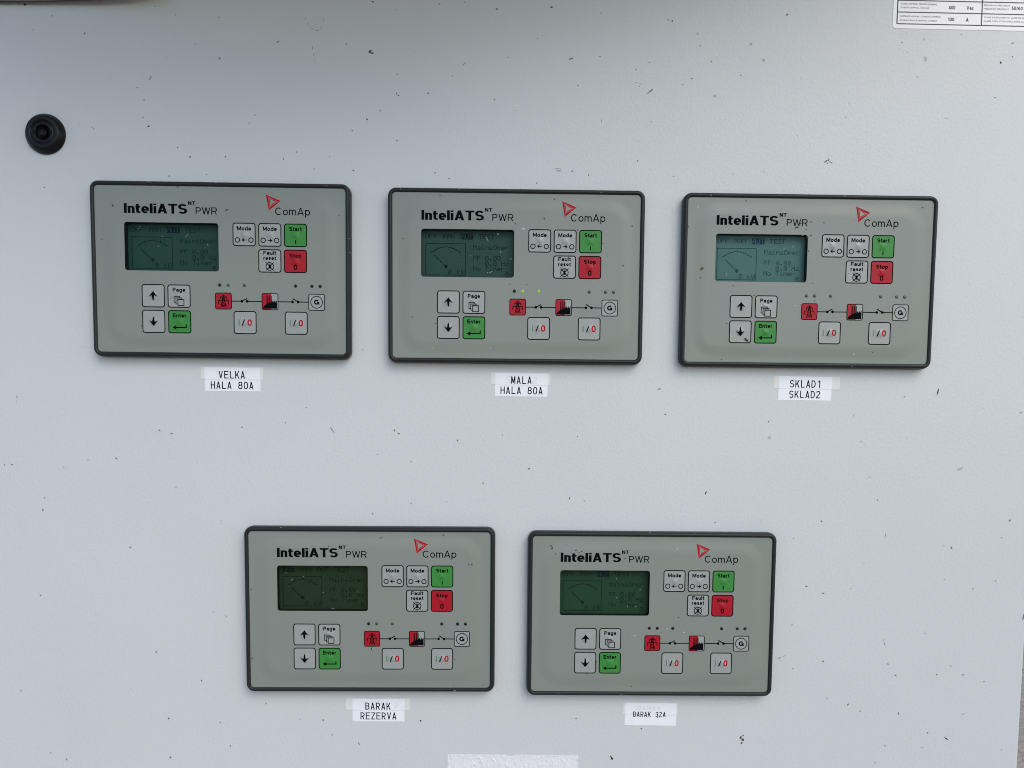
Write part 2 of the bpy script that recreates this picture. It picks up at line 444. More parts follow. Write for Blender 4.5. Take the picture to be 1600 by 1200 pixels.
def glyphs(s, fat=0.0, space=1.0):
    key = (s, fat, space)
    if key in _G: return _G[key]
    cu = bpy.data.curves.new('glyph', 'FONT')
    cu.body = s; cu.size = 1.0; cu.offset = fat; cu.resolution_u = 4; cu.space_character = space
    cu.fill_mode = 'FRONT'
    ob = bpy.data.objects.new('glyph', cu)
    COL.objects.link(ob)
    bpy.context.view_layer.update()
    ev = ob.evaluated_get(bpy.context.evaluated_depsgraph_get())
    me = ev.to_mesh()
    vs_ = [(v.co.x, v.co.y) for v in me.vertices]
    fs = [tuple(p.vertices) for p in me.polygons]
    ev.to_mesh_clear()
    bpy.data.objects.remove(ob); bpy.data.curves.remove(cu)
    _G[key] = (vs_, fs)
    return _G[key]
CAP = 1.0
_h = glyphs('H')[0]
CAP = max(v[1] for v in _h)

def tag(o, label, cat, group=None, kind=None):
    o['label'] = label
    if cat: o['category'] = cat
    if group: o['group'] = group
    if kind: o['kind'] = kind
    return o
def empty(name, x, y, h=0.0, ang=0.0):
    e = bpy.data.objects.new(name, None)
    COL.objects.link(e)
    e.empty_display_size = 0.02
    e.location = V(x, y, h) + Vector((0, 0, Z0))
    e.rotation_euler = (0, -ang, 0)
    return e

# ------------------------------------------------------------------ ground
g = bpy.data.meshes.new('ground')
g.from_pydata([(-60, -60, 0), (60, -60, 0), (60, 60, 0), (-60, 60, 0)], [], [(0, 1, 2, 3)])
g.materials.append(M_GROUND)
go = bpy.data.objects.new('ground', g); COL.objects.link(go)
go['kind'] = 'structure'; go['label'] = 'grey brown gravel ground beside the cabinet'

# ------------------------------------------------------------------ cabinet: door, body behind it, added shade hood above it
cab = empty('electrical_cabinet', -110, 0)
tag(cab, 'light grey powder coated electrical cabinet with orange peel door', 'cabinet')
DX0, DX1, DY0, DY1 = -640 + 110, 403.0 + 110, -820, 400
mb = MB()
cx_, cy_ = (DX0 + DX1) / 2, (DY0 + DY1) / 2
w_, h_ = DX1 - DX0, DY1 - DY0
prof = [(0, -22), (0, -1.6), (-0.25, -0.8), (-0.8, -0.25), (-1.6, 0)]
mb.rings([[(x, y, hh) for x, y in rr(cx_, cy_, w_ + 2 * d, h_ + 2 * d, 3 + d)] for d, hh in prof], M_DOOR, close=True)
mb.build('door', cab, fix=True)
mb = MB()
bx = rr(cx_, cy_, w_ - 14, h_ - 14, 2, 2)
mb.slab(bx, -330, -23, M_DOOR)
mb.build('body', cab, fix=True)
mb = MB()
# unseen hood added over the door, bent to shape the shade on it
HD = 200
lo = [(-330, 470), (-170, 350), (60, 342), (250, 392), (530, 480)]
q = lo + [(x, y + 12) for x, y in reversed(lo)]
n = len(q)
mb.add([(x, y, -330) for x, y in q] + [(x, y, HD) for x, y in q],
       [tuple(reversed(range(n))), tuple(range(n, 2 * n))] + [(i, (i + 1) % n, n + (i + 1) % n, n + i) for i in range(n)], M_DOOR)
mb.build('shade_hood', cab, fix=True)

# ------------------------------------------------------------------ controllers
FW, FH, FR = 180.0, 119.0, 3.2
HF = 7.0                                    # height of the membrane above the door
SCX, SCY, SW, SH = -35.2, 16.3, 67.1, 34.1  # display window
ctl = empty('generator_controller', 0, 0)

mb = MB()
prof = [(-0.9, 6.6), (-0.35, 7.25), (-0.2, 7.75), (0.3, 8.1), (0.9, 8.3), (1.6, 8.15), (2.2, 7.6), (2.65, 6.7), (2.9, 5.4), (3.0, 3.5), (3.0, 1.7), (2.75, 1.35), (2.3, 1.25), (2.2, 0.0)]
mb.rings([[(x, y, hh) for x, y in rr(0, 0, FW + 2 * d, FH + 2 * d, FR + d, 8)] for d, hh in prof], M_BEZEL)
mb.build('bezel', ctl, smooth=True)
mb = MB()
out = rr(0, 0, FW + 0.6, FH + 0.6, FR + 0.3, 8)
hole = list(reversed(rr(SCX, SCY, SW, SH, 2.0, 6)))
mb.poly([out, hole], HF, M_FACE)
mb.build('faceplate', ctl)
# display: dark well, green panel with pixels, clear window
mb = MB()
hw = rr(SCX, SCY, SW, SH, 2.0, 6)
mb.rings([[(x, y, HF - 0.02) for x, y in hw], [(x, y, 1.2) for x, y in hw]], M_WELL)
mb.build('screen_well', ctl)

FONT = {
 'O': '01110 10001 10001 10001 10001 10001 01110', 'F': '11111 10000 10000 11110 10000 10000 10000',
 'M': '10001 11011 10101 10101 10001 10001 10001', 'A': '01110 10001 10001 11111 10001 10001 10001',
 'N': '10001 11001 10101 10011 10001 10001 10001', 'U': '10001 10001 10001 10001 10001 10001 01110',
 'T': '11111 00100 00100 00100 00100 00100 00100', 'E': '11111 10000 10000 11110 10000 10000 11111',
 'S': '01111 10000 10000 01110 00001 00001 11110', 'P': '11110 10001 10001 11110 10000 10000 10000',
 'H': '10001 10001 10001 11111 10001 10001 10001', 'W': '10001 10001 10001 10101 10101 10101 01010',
 'a': '00000 00000 01110 00001 01111 10001 01111', 'i': '00100 00000 01100 00100 00100 00100 01110',
 'n': '00000 00000 10110 11001 10001 10001 10001', 's': '00000 00000 01110 10000 01110 00001 11110',
 'p': '00000 00000 11110 10001 11110 10000 10000', 'e': '00000 00000 01110 10001 11111 10000 01110',
 'r': '00000 00000 10110 11001 10000 10000 10000', 'o': '00000 00000 01110 10001 10001 10001 01110',
 'm': '00000 00000 11010 10101 10101 10001 10001', 'z': '00000 00000 11111 00010 00100 01000 11111',
 'k': '10000 10000 10010 10100 11000 10100 10010', '0': '01110 10001 10011 10101 11001 10001 01110',
 '.': '00000 00000 00000 00000 00000 01100 01100', ' ': '00000 00000 00000 00000 00000 00000 00000'}
def lcd_bitmap(selected):
    b = [[0] * 128 for _ in range(66)]
    def put(s, c, r, inv=False):
        if inv:
            for y in range(r - 1, r + 8):
                for x in range(c - 1, c + 6 * len(s)): b[y][x] = 2
        for k, ch in enumerate(s):
            for y, row in enumerate(FONT[ch].split()):
                for x, v in enumerate(row):
                    if v == '1': b[r + y][c + 6 * k + x] = 0 if inv else 1
    for word, c in (('OFF', 1), ('MAN', 27), ('AUT', 54), ('TEST', 80)):
        put(word, c, 1, word == selected)
    x0, x1, y0, y1 = 1, 60, 15, 62
    for x in range(x0, x1 + 1): b[y0][x] = b[y1][x] = 1
    for y in range(y0, y1 + 1): b[y][x0] = b[y][x1] = 1
    cx, cy, rad = 31, 50, 30
    for i in range(400):                                    # scale arc
        a = R(46 + 88 * i / 399)
        b[int(round(cy - rad * math.sin(a)))][int(round(cx + rad * math.cos(a)))] = 1
    for k in range(5):
        a = R(46 + 22 * k)
        for q in (1, 2): b[int(round(cy - (rad + q) * math.sin(a)))][int(round(cx + (rad + q) * math.cos(a)))] = 1
    for i in range(60):                                     # needle
        t = i / 59
        b[int(round(49 - 17 * t))][int(round(31 - 17.5 * t))] = 1
    for y in range(-2, 3):
        for x in range(-2, 3):
            if x * x + y * y <= 5: b[49 + y][31 + x] = 1
    put('0', 35, 54); put('kW', 48, 54)
    put('MainsOper', 72, 17); put('PF', 72, 33); put('0.00', 90, 33)
    put('0.0', 90, 41); put('Hz', 114, 41); put('No', 72, 49); put('Timer', 90, 49); put('0', 120, 57)
    return b
LX, LY, PXW, PXH = -66.7, 31.6, 0.490, 0.480
def make_screen(idx, selected, parent):
    mb = MB()
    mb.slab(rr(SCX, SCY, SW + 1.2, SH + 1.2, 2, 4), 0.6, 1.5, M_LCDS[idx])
    s = mb.build('screen', parent, fix=True)
    b = lcd_bitmap(selected)
    mb = MB()
    for r, row in enumerate(b):
        c = 0
        while c < 128:
            v = row[c]
            if v:
                e = c
                while e < 128 and row[e] == v: e += 1
                gx = 0.03
                xa, xb = LX + c * PXW + gx, LX + e * PXW - gx
                ya, yb = LY - r * PXH - 0.02, LY - (r + 1) * PXH + 0.02
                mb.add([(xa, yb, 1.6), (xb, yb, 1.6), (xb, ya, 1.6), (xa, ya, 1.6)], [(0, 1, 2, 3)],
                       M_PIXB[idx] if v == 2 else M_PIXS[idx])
                c = e
            else: c += 1
    mb.build('display_text', s)
    return s
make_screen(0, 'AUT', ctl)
mb = MB()
mb.poly([rr(SCX, SCY, SW - 0.04, SH - 0.04, 2.0, 6)], HF - 0.15, M_WIN)
mb.build('screen_window', ctl)

# lettering and emblem printed on the membrane
HP = HF + 0.06
mb = MB()
mb.stext('InteliATS', -68.6, 39.6, HP, M_INK, 6.9, 45.0, w=0.18, gap=0.05, narrow=0.66)
mb.stext('NT', -22.9, 45.9, HP, M_INK, 2.6, 5.2, w=0.19, gap=0.08, narrow=0.75)
mb.stext('PWR', -17.6, 39.4, HP, M_INK, 5.0, 15.2, w=0.135, gap=0.12)
mb.build('product_lettering', ctl)
mb = MB()
mb.stext('ComAp', 39.1, 39.7, HP, M_INK, 5.35, 25.0, w=0.13, gap=0.14)
mb.build('maker_lettering', ctl)
mb = MB()
A, B_, C_ = Vector((32.6, 54.0)), Vector((43.1, 49.7)), Vector((34.7, 42.8))
G_ = (A + B_ + C_) / 3
def lerp(a, b, t): return a + (b - a) * t
for p, q, r_ in ((A, B_, C_), (B_, C_, A), (C_, A, B_)):
    # outer blade along side p-q, widening towards q; a finer inner blade beside it
    mb.poly([[tuple(p), tuple(q), tuple(lerp(q, G_, 0.44)), tuple(lerp(p, G_, 0.17))]], HP, M_RI)
    mb.poly([[tuple(lerp(p, G_, 0.26)), tuple(lerp(lerp(q, G_, 0.50), p, 0.03)), tuple(lerp(q, G_, 0.66)), tuple(lerp(p, G_, 0.40))]], HP + 0.004, M_RI)
mb.build('emblem', ctl)

# keys
KS, KR = 16.5, 2.0
DOME_R, DOME_H = 4.4, 0.75
def dome(cx, cy):
    def f(x, y):
        r = math.hypot(x - cx, y - cy)
        base = HF + 0.07
        return base + (DOME_H * (0.5 + 0.5 * math.cos(PI * r / DOME_R)) if r < DOME_R else 0.0)
    return f
def arrow(mb, cx, cy, d, hf, m):
    pts = [(0, 3.3), (-3.3, -0.75), (-0.95, 0.25), (-0.35, -3.3), (0.35, -3.3), (0.95, 0.25), (3.3, -0.75)]
    if d < 0: pts = [(-x, -y) for x, y in pts]
    # split in thin triangles so that it follows the dome
    P_ = [(cx + x, cy + y) for x, y in pts]
    mb.poly([P_], hf, m)
def legend_mode(d):
    def f(mb, cx, cy, h):
        mb.stext('Mode', cx, cy + 2.8, h, M_INK, 2.95, 10.0, w=0.22, align='c')
        for s in (-1, 1): mb.ring(cx + s * 4.85, cy - 3.9, 1.6, 0.62, h, M_INK)
        mb.stroke([(cx - 1.6, cy - 3.9), (cx + 1.6, cy - 3.9)], 0.6, h, M_INK)
        mb.poly([[(cx + d * 1.9, cy - 3.9), (cx + d * 0.0, cy - 2.3), (cx + d * 0.5, cy - 3.9), (cx + d * 0.0, cy - 5.5)]], h, M_INK)
    return f
def legend_start(mb, cx, cy, h):
    mb.stext('Start', cx, cy + 3.0, h, M_INK, 2.95, 9.0, w=0.22, align='c')
    mb.stroke([(cx, cy - 6.0), (cx, cy - 3.4)], 0.75, h, M_INK)
def legend_stop(mb, cx, cy, h):
    mb.stext('Stop', cx, cy + 2.6, h, M_INK, 2.95, 8.7, w=0.22, align='c')
    mb.stext('0', cx, cy - 6.0, h, M_INK, 3.7, 2.6, w=0.2, align='c')
def legend_fault(mb, cx, cy, h):
    mb.stext('Fault', cx, cy + 4.3, h, M_INK, 2.85, 9.2, w=0.22, align='c')
    mb.stext('reset', cx, cy + 0.6, h, M_INK, 2.85, 9.2, w=0.22, align='c')
    yc = cy - 3.95
    mb.ring(cx, yc, 2.75, 0.55, h, M_INK)
    mb.poly([[(cx - 1.3, yc - 1.5), (cx + 1.3, yc - 1.5), (cx + 0.8, yc - 0.6), (cx + 0.75, yc + 0.9), (cx, yc + 1.7), (cx - 0.75, yc + 0.9), (cx - 0.8, yc - 0.6)]], h, M_INK)
    for s in (-1, 1): mb.stroke([(cx - s * 2.9, yc - 2.9), (cx + s * 2.9, yc + 2.9)], 0.5, h, M_INK)
def legend_up(mb, cx, cy, h): arrow(mb, cx, cy, 1, h, M_INK)
def legend_down(mb, cx, cy, h): arrow(mb, cx, cy, -1, h, M_INK)
def legend_page(mb, cx, cy, h):
    mb.stext('Page', cx, cy + 3.1, h, M_INK, 2.85, 9.0, w=0.22, align='c')
    s = 4.3
    for k in range(3):
        x0, y0 = cx - 3.6 + k * 1.35, cy - 0.2 - k * 1.1
        if k < 2:
            mb.stroke([(x0, y0 - s), (x0, y0), (x0 + s, y0), (x0 + s, y0 - 0.9)], 0.5, h, M_INK)
            mb.stroke([(x0, y0 - s), (x0 + 1.1, y0 - s)], 0.5, h, M_INK)
        else:
            mb.stroke([(x0, y0 - s), (x0, y0), (x0 + s, y0), (x0 + s, y0 - s)], 0.55, h, M_INK, closed=True)
def legend_enter(mb, cx, cy, h):
    mb.stext('Enter', cx, cy + 3.1, h, M_INK, 2.85, 9.8, w=0.22, align='c')
    mb.stroke([(cx - 3.0, cy - 4.1), (cx + 4.6, cy - 4.1), (cx + 4.6, cy - 1.7)], 0.8, h, M_INK)
    mb.poly([[(cx - 5.3, cy - 4.1), (cx - 2.6, cy - 2.5), (cx - 2.6, cy - 5.7)]], h, M_INK)
def legend_io(mb, cx, cy, h):
    mb.stroke([(cx - 4.4, cy - 2.2), (cx - 4.4, cy + 2.2)], 0.75, h, M_GI)
    mb.stroke([(cx - 1.9, cy - 2.2), (cx - 0.2, cy + 2.2)], 0.75, h, M_INK)
    mb.stext('0', cx + 3.3, cy - 2.3, h, M_RI, 4.7, 3.1, w=0.2, align='c')
KEYS = [(16.8, 25.7, M_KEY, legend_mode(-1), 'pale grey mode key with left arrow'), (35.2, 25.65, M_KEY, legend_mode(1), 'pale grey mode key with right arrow'),
        (53.6, 25.6, M_GREEN, legend_start, 'green start key'), (35.0, 7.25, M_KEY, legend_fault, 'pale grey fault reset key'),
        (53.4, 7.2, M_RED, legend_stop, 'red stop key'), (-49.0, -18.6, M_KEY, legend_up, 'pale key with up arrow'),
        (-30.5, -18.65, M_KEY, legend_page, 'pale grey page key'), (-49.0, -36.9, M_KEY, legend_down, 'pale key with down arrow'),
        (-30.4, -36.95, M_GREEN, legend_enter, 'green enter key'), (16.7, -36.9, M_KEY, legend_io, None), (53.6, -36.9, M_KEY, legend_io, None)]
for cx, cy, m, leg, lab in KEYS:
    mb = MB()
    hf = dome(cx, cy)
    outl = rr(cx, cy, KS, KS, KR, 6)
    ring0 = [(x, y, HF + 0.07) for x, y in outl]
    rings_ = [ring0]
    for q in (1.0, 0.85, 0.7, 0.55, 0.4, 0.25, 0.12):
        rg = []
        for x, y in outl:
            a = math.atan2(y - cy, x - cx)
            X, Y = cx + DOME_R * q * math.cos(a), cy + DOME_R * q * math.sin(a)
            rg.append((X, Y, hf(X, Y)))
        rings_.append(rg)
    mb.rings(rings_, m, close=True)
    k = mb.build('button', ctl, smooth=True)
    if lab: k['label'] = lab
    mb = MB()
    hl = lambda x, y, f=hf: f(x, y) + 0.08
    mb.rings([[(x, y, HF + 0.13) for x, y in outl], [(x, y, HF + 0.13) for x, y in rr(cx, cy, KS - 1.35, KS - 1.35, KR - 0.6, 6)]], M_INK)
    leg(mb, cx, cy, hl)
    mb.build('key_legend', k)

# mimic diagram: pylon, breaker, factory, breaker, generator
TS, TY = 12.0, -21.7
def tile(cx, fill, draw, label):
    mb = MB()
    o_ = rr(cx, TY, TS, TS, 1.4, 5)
    fill(mb, cx)
    mb.rings([[(x, y, HP + 0.05) for x, y in o_], [(x, y, HP + 0.05) for x, y in rr(cx, TY, TS - 1.1, TS - 1.1, 0.9, 5)]], M_INK)
    draw(mb, cx)
    t = mb.build('mimic_symbol', ctl); t['label'] = label
def f_red(mb, cx): mb.poly([rr(cx, TY, TS - 0.1, TS - 0.1, 1.4, 5)], HP, M_RED)
def f_half(mb, cx):
    mb.poly([[(x, y) for x, y in rr(cx - 2.6, TY, TS - 5.3, TS - 0.1, 1.0, 4)]], HP, M_RED)
    mb.poly([[(x, y) for x, y in rr(cx + 3.4, TY, 5.2, TS - 0.1, 1.0, 4)]], HP, M_KEY)
def f_key(mb, cx): mb.poly([rr(cx, TY, TS - 0.1, TS - 0.1, 1.4, 5)], HP, M_KEY)
HT = HP + 0.06
def d_pylon(mb, cx):
    y = TY
    s = lambda pts, w=0.5: mb.stroke([(cx + a, y + b) for a, b in pts], w, HT, M_INK)
    for q in (-1, 1):
        s([(q * 0.45, 3.2), (q * 0.8, 0.6), (q * 1.9, -4.6)], 0.55)
        s([(0, 2.7), (q * 2.1, 2.7), (q * 2.1, 1.3)], 0.5)
        s([(0, 0.4), (q * 3.5, 0.4), (q * 3.5, -2.2)], 0.5)
        s([(-q * 0.9, -0.2), (q * 1.5, -3.0)], 0.4)
        s([(-q * 1.5, -2.6), (q * 1.0, -4.3)], 0.4)
        s([(-q * 0.6, 2.6), (q * 0.8, 0.6)], 0.4)
        s([(q * 2.1, 2.7), (0, 4.4)], 0.35)
    s([(0, 4.5), (0, 2.7)], 0.6); s([(-1.5, -3.0), (1.5, -3.0)], 0.4)
def d_factory(mb, cx):
    y = TY
    pts = [(-5.0, -5.0), (5.0, -5.0), (5.0, 1.1), (3.8, -0.5), (3.7, 1.1), (2.5, -0.5), (2.4, 1.1), (1.1, -0.5), (0.6, -0.5), (-2.6, -1.7), (-4.9, -3.6)]
    mb.poly([[(cx + a, y + b) for a, b in pts]], HT, M_INK)
    for x0 in (-2.5, -1.0, 0.45):
        mb.poly([[(cx + x0, y - 2.0), (cx + x0 + 0.95, y - 2.0), (cx + x0 + 0.75, y + 4.4), (cx + x0 + 0.1, y + 4.4)]], HT + 0.01, M_INK)
def d_gen(mb, cx):
    mb.ring(cx, TY, 4.25, 0.55, HT, M_INK)
    mb.stext('G', cx, TY - 1.75, HT, M_INK, 3.6, 3.9, w=0.26, align='c')
tile(1.3, f_red, d_pylon, 'red square with black pylon')
tile(34.8, f_half, d_factory, 'half red square with black factory')
tile(68.4, f_key, d_gen, 'grey square with circled letter')
for pts, xa, xb, d in (((7.3, 14.5), 18.4, 28.8, 1), ((40.8, 51.0), 55.1, 62.4, -1)):
    mb = MB()
    mb.stroke([(pts[0], TY), (pts[1], TY)], 0.65, HP, M_INK); mb.stroke([(xa, TY), (xb, TY)], 0.65, HP, M_INK)
    mb.disc(pts[1], TY, 1.0, HP + 0.02, M_INK); mb.disc(xa, TY, 1.0, HP + 0.02, M_INK)
    if d > 0: mb.stroke([(pts[1], TY), (xa - 0.2, TY + 2.0)], 0.75, HP + 0.03, M_INK)
    else: mb.stroke([(xa, TY), (pts[1] + 0.1, TY + 2.4)], 0.75, HP + 0.03, M_INK)
    mb.build('breaker_symbol', ctl)
LEDX = (-1.2, 4.8, 16.5, 53.3, 65.1, 71.0)
def led(i, m, parent):
    mb = MB()
    rg = []
    for q, hh in ((1.2, HF - 0.02), (1.2, HF + 0.08), (1.0, HF + 0.25), (0.6, HF + 0.38), (0.2, HF + 0.42)):
        rg.append([(x, y, hh) for x, y in circle(LEDX[i], -10.3, q, 16)])
    mb.rings(rg, m, close=True)
    return mb.build('indicator_light', parent, smooth=True)
for i in range(6): led(i, M_LEDO if i in (1, 2) else M_LED, ctl)

def copy_tree(o, parent=None, skip=()):
    c = o.copy(); COL.objects.link(c)
    if parent is not None: c.parent = parent
    for ch in o.children:
        if ch.name.split('.')[0] not in skip:
            copy_tree(ch, c, skip)
    return c
UNITS = [  # x, y (mm on the door), angle, label
    (-202.53, 104.91, -0.00157, 'generator controller with dark teal screen, above the VELKA HALA label'),
    (10.11, 103.07, 0.00062, 'generator controller with two lit green lamps, above the MALA HALA label'),
    (223.47, 102.26, -0.00079, 'generator controller with teal screen paled by painted-in reflection and brown seed, above the SKLAD label'),
    (-96.29, -142.98, 0.00224, 'generator controller with olive green screen set to OFF, above the REZERVA label'),
    (113.90, -145.24, -0.0005, 'generator controller with dark green screen, above the BARAK 32A label')]
ctls = [ctl]
for i in range(1, 5):
    c = copy_tree(ctl, None, ('screen', 'display_text', 'indicator_light'))
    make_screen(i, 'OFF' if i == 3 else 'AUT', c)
    for k in range(6):
        lit = k in (1, 2)
        led(k, {1: M_LEDL if lit else (M_LED if k == 0 else M_LEDG), 2: M_LEDG, 3: M_LEDO if lit else M_LED, 4: M_LED}[i], c)
    ctls.append(c)
for c, (x, y, a, lab) in zip(ctls, UNITS):
    c.location = V(x, y, 0) + Vector((0, 0, Z0)); c.rotation_euler = (0, -a, 0)
    tag(c, lab, 'controller', 'generator controllers on the cabinet door')

# ------------------------------------------------------------------ quarter-turn lock
lk = empty('door_lock', -328.6, 200.9)
tag(lk, 'round black plastic quarter turn lock at upper left of the door', 'lock')
mb = MB()
n = 56
prof = [(14.2, 0), (14.2, 1.0), (13.9, 1.9), (12.2, 4.4), (11.4, 5.2), (10.4, 5.5), (9.2, 5.4), (8.4, 5.0), (8.0, 4.2)]
mb.rings([[(x, y, hh) for x, y in circle(0, 0, q, n)] for q, hh in prof], M_LOCK)
mb.build('collar', lk, smooth=True)
mb = MB()
prof = [(8.0, 4.2), (7.6, 3.6), (7.2, 4.3), (5.6, 4.4), (5.3, 3.9), (5.1, 0.8)]
mb.rings([[(x, y, hh) for x, y in circle(0, 0, q, n)] for q, hh in prof], M_LOCK, close=True)
mb.build('lock_barrel', lk, smooth=True)
mb = MB()
for q in (-1, 1):                                  # the two wings of the keyway, raised dark pads with the recess shade in their colour
    mb.slab([(q * 4.6, -1.5), (q * 6.9, -1.3), (q * 6.9, 1.3), (q * 4.6, 1.5)] if q > 0 else [(q * 4.6, 1.5), (q * 6.9, 1.3), (q * 6.9, -1.3), (q * 4.6, -1.5)], 3.8, 4.46, M_WELL)
mb.build('keyway', lk, fix=True)
mb = MB()
prof = [(2.3, 0.8), (2.3, 3.4), (2.0, 3.8), (1.3, 3.8), (1.1, 3.2)]
mb.rings([[(x, y, hh) for x, y in circle(0, 0, q, 24)] for q, hh in prof], M_LOCK, close=True)
mb.build('lock_pin', lk, smooth=True)

# ------------------------------------------------------------------ name labels and the older strips under them
def mono(mb, s, x0, yb, cap, pitch, cw, h, m, fat=0.0):
    hf = h if callable(h) else (lambda x, y: h)
    for k, ch in enumerate(s):
        if ch == ' ': continue
        wd = {'1': 0.6, 'L': 0.9}.get(ch, 1.0) * cw
        mb.sglyph(ch, x0 + k * pitch + (cw - wd) / 2, yb, cap, cap, wd / cap, fat, hf, m)
LABS = [ # corners of white label (x0, y_top, x1, y_bot), tilt, strip (x0, ytop, x1, ybot), lines, ghost, name
    ((-218.4, 36.0, -177.6, 18.8), -0.004, (-221.0, 36.5, -175.5, 27.6), (('VELKA', 10.3, -8.0), ('HALA 80A', 4.4, -15.7)), 'S    2', 'white label VELKA HALA 80A under the top left controller', 'VELKA HALA'),
    ((-4.6, 34.05, 34.4, 17.05), -0.004, (-7.5, 34.5, 36.5, 25.7), (('MALA', 11.9, -7.8), ('HALA 80A', 4.1, -15.4)), 'S    2', 'white label MALA HALA 80A under the top middle controller', 'MALA HALA'),
    ((206.6, 33.85, 246.4, 16.25), -0.005, (203.0, 34.0, 252.6, 25.0), (('SKLAD1', 8.4, -8.2), ('SKLAD2', 8.2, -16.0)), '', 'white label SKLAD1 SKLAD2 under the top right controller', 'SKLAD'),
    ((-111.2, -213.35, -71.7, -230.85), 0.0, (-116.0, -213.0, -67.3, -221.8), (('BARAK', 9.8, -8.3), ('REZERVA', 6.1, -16.0)), 'S     2', 'white label BARAK REZERVA under the bottom left controller', 'BARAK REZERVA'),
    ((96.85, -215.4, 136.5, -233.0), -0.012, (95.4, -215.6, 128.0, -224.2), (('BARAK 32A', 6.3, -11.0),), 'BARAK', 'white label BARAK 32A under the bottom right controller', 'BARAK 32A')]
for (x0, yt, x1, yb), tilt, (sx0, syt, sx1, syb), lines, ghost, lab, short in LABS:
    w, h = x1 - x0, yt - yb
    e = empty('old_label_strip', sx0, syt, 0, tilt * 1.6)
    mb = MB()
    sw, sh = sx1 - sx0, syt - syb
    mb.slab([(0, 0), (-0.2 if sw > 40 else -0.4, -sh), (sw - 0.3, -sh), (sw, 0)][::-1], 0.0, 0.13, M_OLD)
    o = mb.build('strip', e, fix=True)
    tag(e, f'older cream label strip under the white {short} label', 'label strip', 'old label strips on the door')
    e = empty('name_label', x0, yt, 0, tilt)
    mb = MB()
    step = syb - yt
    def hl(x, y, step=step):                       # the label steps down where the strip below it ends
        t = min(1, max(0, (y - (step - 0.8)) / 0.8))
        return 0.09 + 0.16 * t * t * (3 - 2 * t)
    ys = [-h, step - 2.0] + [step - 0.8 + 0.8 * i / 6 for i in range(7)] + [step / 2, 0]
    xs = [w * i / 8 for i in range(9)]
    pts = [(x, y, hl(x, y)) for y in ys for x in xs]
    nx = len(xs)
    mb.add(pts, [(j * nx + i, j * nx + i + 1, (j + 1) * nx + i + 1, (j + 1) * nx + i) for j in range(len(ys) - 1) for i in range(nx - 1)], M_LABEL)
    edge = [(x, ys[0]) for x in xs] + [(w, y) for y in ys[1:]] + [(x, 0) for x in xs[-2::-1]] + [(0, y) for y in ys[-2:0:-1]]
    mb.rings([[(x, y, 0.0) for x, y in edge], [(x, y, hl(x, y)) for x, y in edge]], M_LABEL)
    o = mb.build('label_sheet', e, fix=True)
    mb = MB()
    hp = lambda x, y: hl(x, y) + 0.04
    small = len(lines) == 1
    for s, lx, ly in lines:
        mono(mb, s, lx, ly, 4.2 if small else 5.5, 2.85 if small else 4.02, 2.3 if small else 3.15, hp, M_INK2, fat=0.135 if small else 0.13)
    if ghost:
        mono(mb, ghost, 9.0 if small else 8.4, -5.9 if small else -7.2, 3.6 if small else 4.8, 3.9, 3.0, lambda x, y: hl(x, y) + 0.02, M_GHOST, fat=0.12)
    mb.build('lettering', o)
    tag(e, lab, 'label', 'name labels on the door')

# ------------------------------------------------------------------ rating plate, top right
pl = empty('rating_plate', 280.3, 284.4, 0, -0.004)
tag(pl, 'white rating plate sticker with ruled table reading 400 Vac at top right', 'rating plate')
mb = MB()
PWID, PHEI = 112.0, 78.0
mb.slab(rr(PWID / 2, PHEI / 2, PWID, PHEI, 2.6, 6), 0, 0.25, M_PLATE)
po = mb.build('plate_sheet', pl, fix=True)
mb = MB()
hh = 0.31
xl, xr, xm = 3.1, PWID - 3.1, 64.6
for y in [3.2 + 8.15 * k for k in range(9)]:
    mb.stroke([(xl, y), (xr, y)], 0.72, hh, M_PINK)
for x in (xl, xr, xm):
    mb.stroke([(x, 3.2), (x, 3.2 + 8.15 * 8)], 0.85, hh, M_PINK)
mb.build('table_lines', po)
mb = MB()
def small(s, x, y, wd): mb.text(s, x, y, hh, M_PINK2, cap=1.05, width=wd)
def big(s, x, y, wd, cap=2.5): mb.stext(s, x, y, hh, M_PINK, cap, wd, w=0.22, gap=0.12)
small('CORRENTE NOMINAL: CORRIENTE NOMINAL', 5.0, 8.0, 30.0); small('COURANT EVALUÉ: NOMINAL CURRENT', 5.0, 5.2, 27.3)
small('TENSÃO NOMINAL: TENSIÓN NOMINAL', 5.0, 16.6, 26.8); small('TENSION NOMINAL: VOLTAGE', 5.0, 14.0, 21.0)
big('100', 40.1, 5.7, 4.6); big('A', 53.1, 5.6, 2.1); big('400', 40.2, 13.9, 4.8); big('Vac', 53.2, 13.9, 5.4)
small('CLASSE DE ISOLAMENTO: CLASE DE AISLAMIENTO', 66.2, 8.4, 38.0); small("CLASSE D'ISOLATION: INSULATING CLASS", 66.2, 5.8, 32.0)
small('FREQUÊNCIA: FRECUENCIA', 66.0, 16.8, 19.0); small('FREQUENCE: FREQUENCY', 66.0, 14.3, 18.2)
big('50/60 Hz', 86.0, 14.4, 12.6)
mb.build('lettering', po)

# ------------------------------------------------------------------ blank embossed sticker at the bottom edge
st = empty('embossed_sticker', 11.0, -256.9, 0, -0.0075)
tag(st, 'blank white embossed sticker with nicked top edge at the bottom of the door', 'sticker')
mb = MB()
lp = [(-49.8, 0.0), (-49.8, -70), (50.3, -70), (50.3, 0.0), (1.6, 0.1), (0.5, -0.4), (-1.0, -0.9), (-3.2, -0.7), (-5.4, -0.1), (-6.8, 0.1)]
mb.slab(lp, 0, 0.35, M_FOIL)
mb.build('vinyl_sheet', st, fix=True)

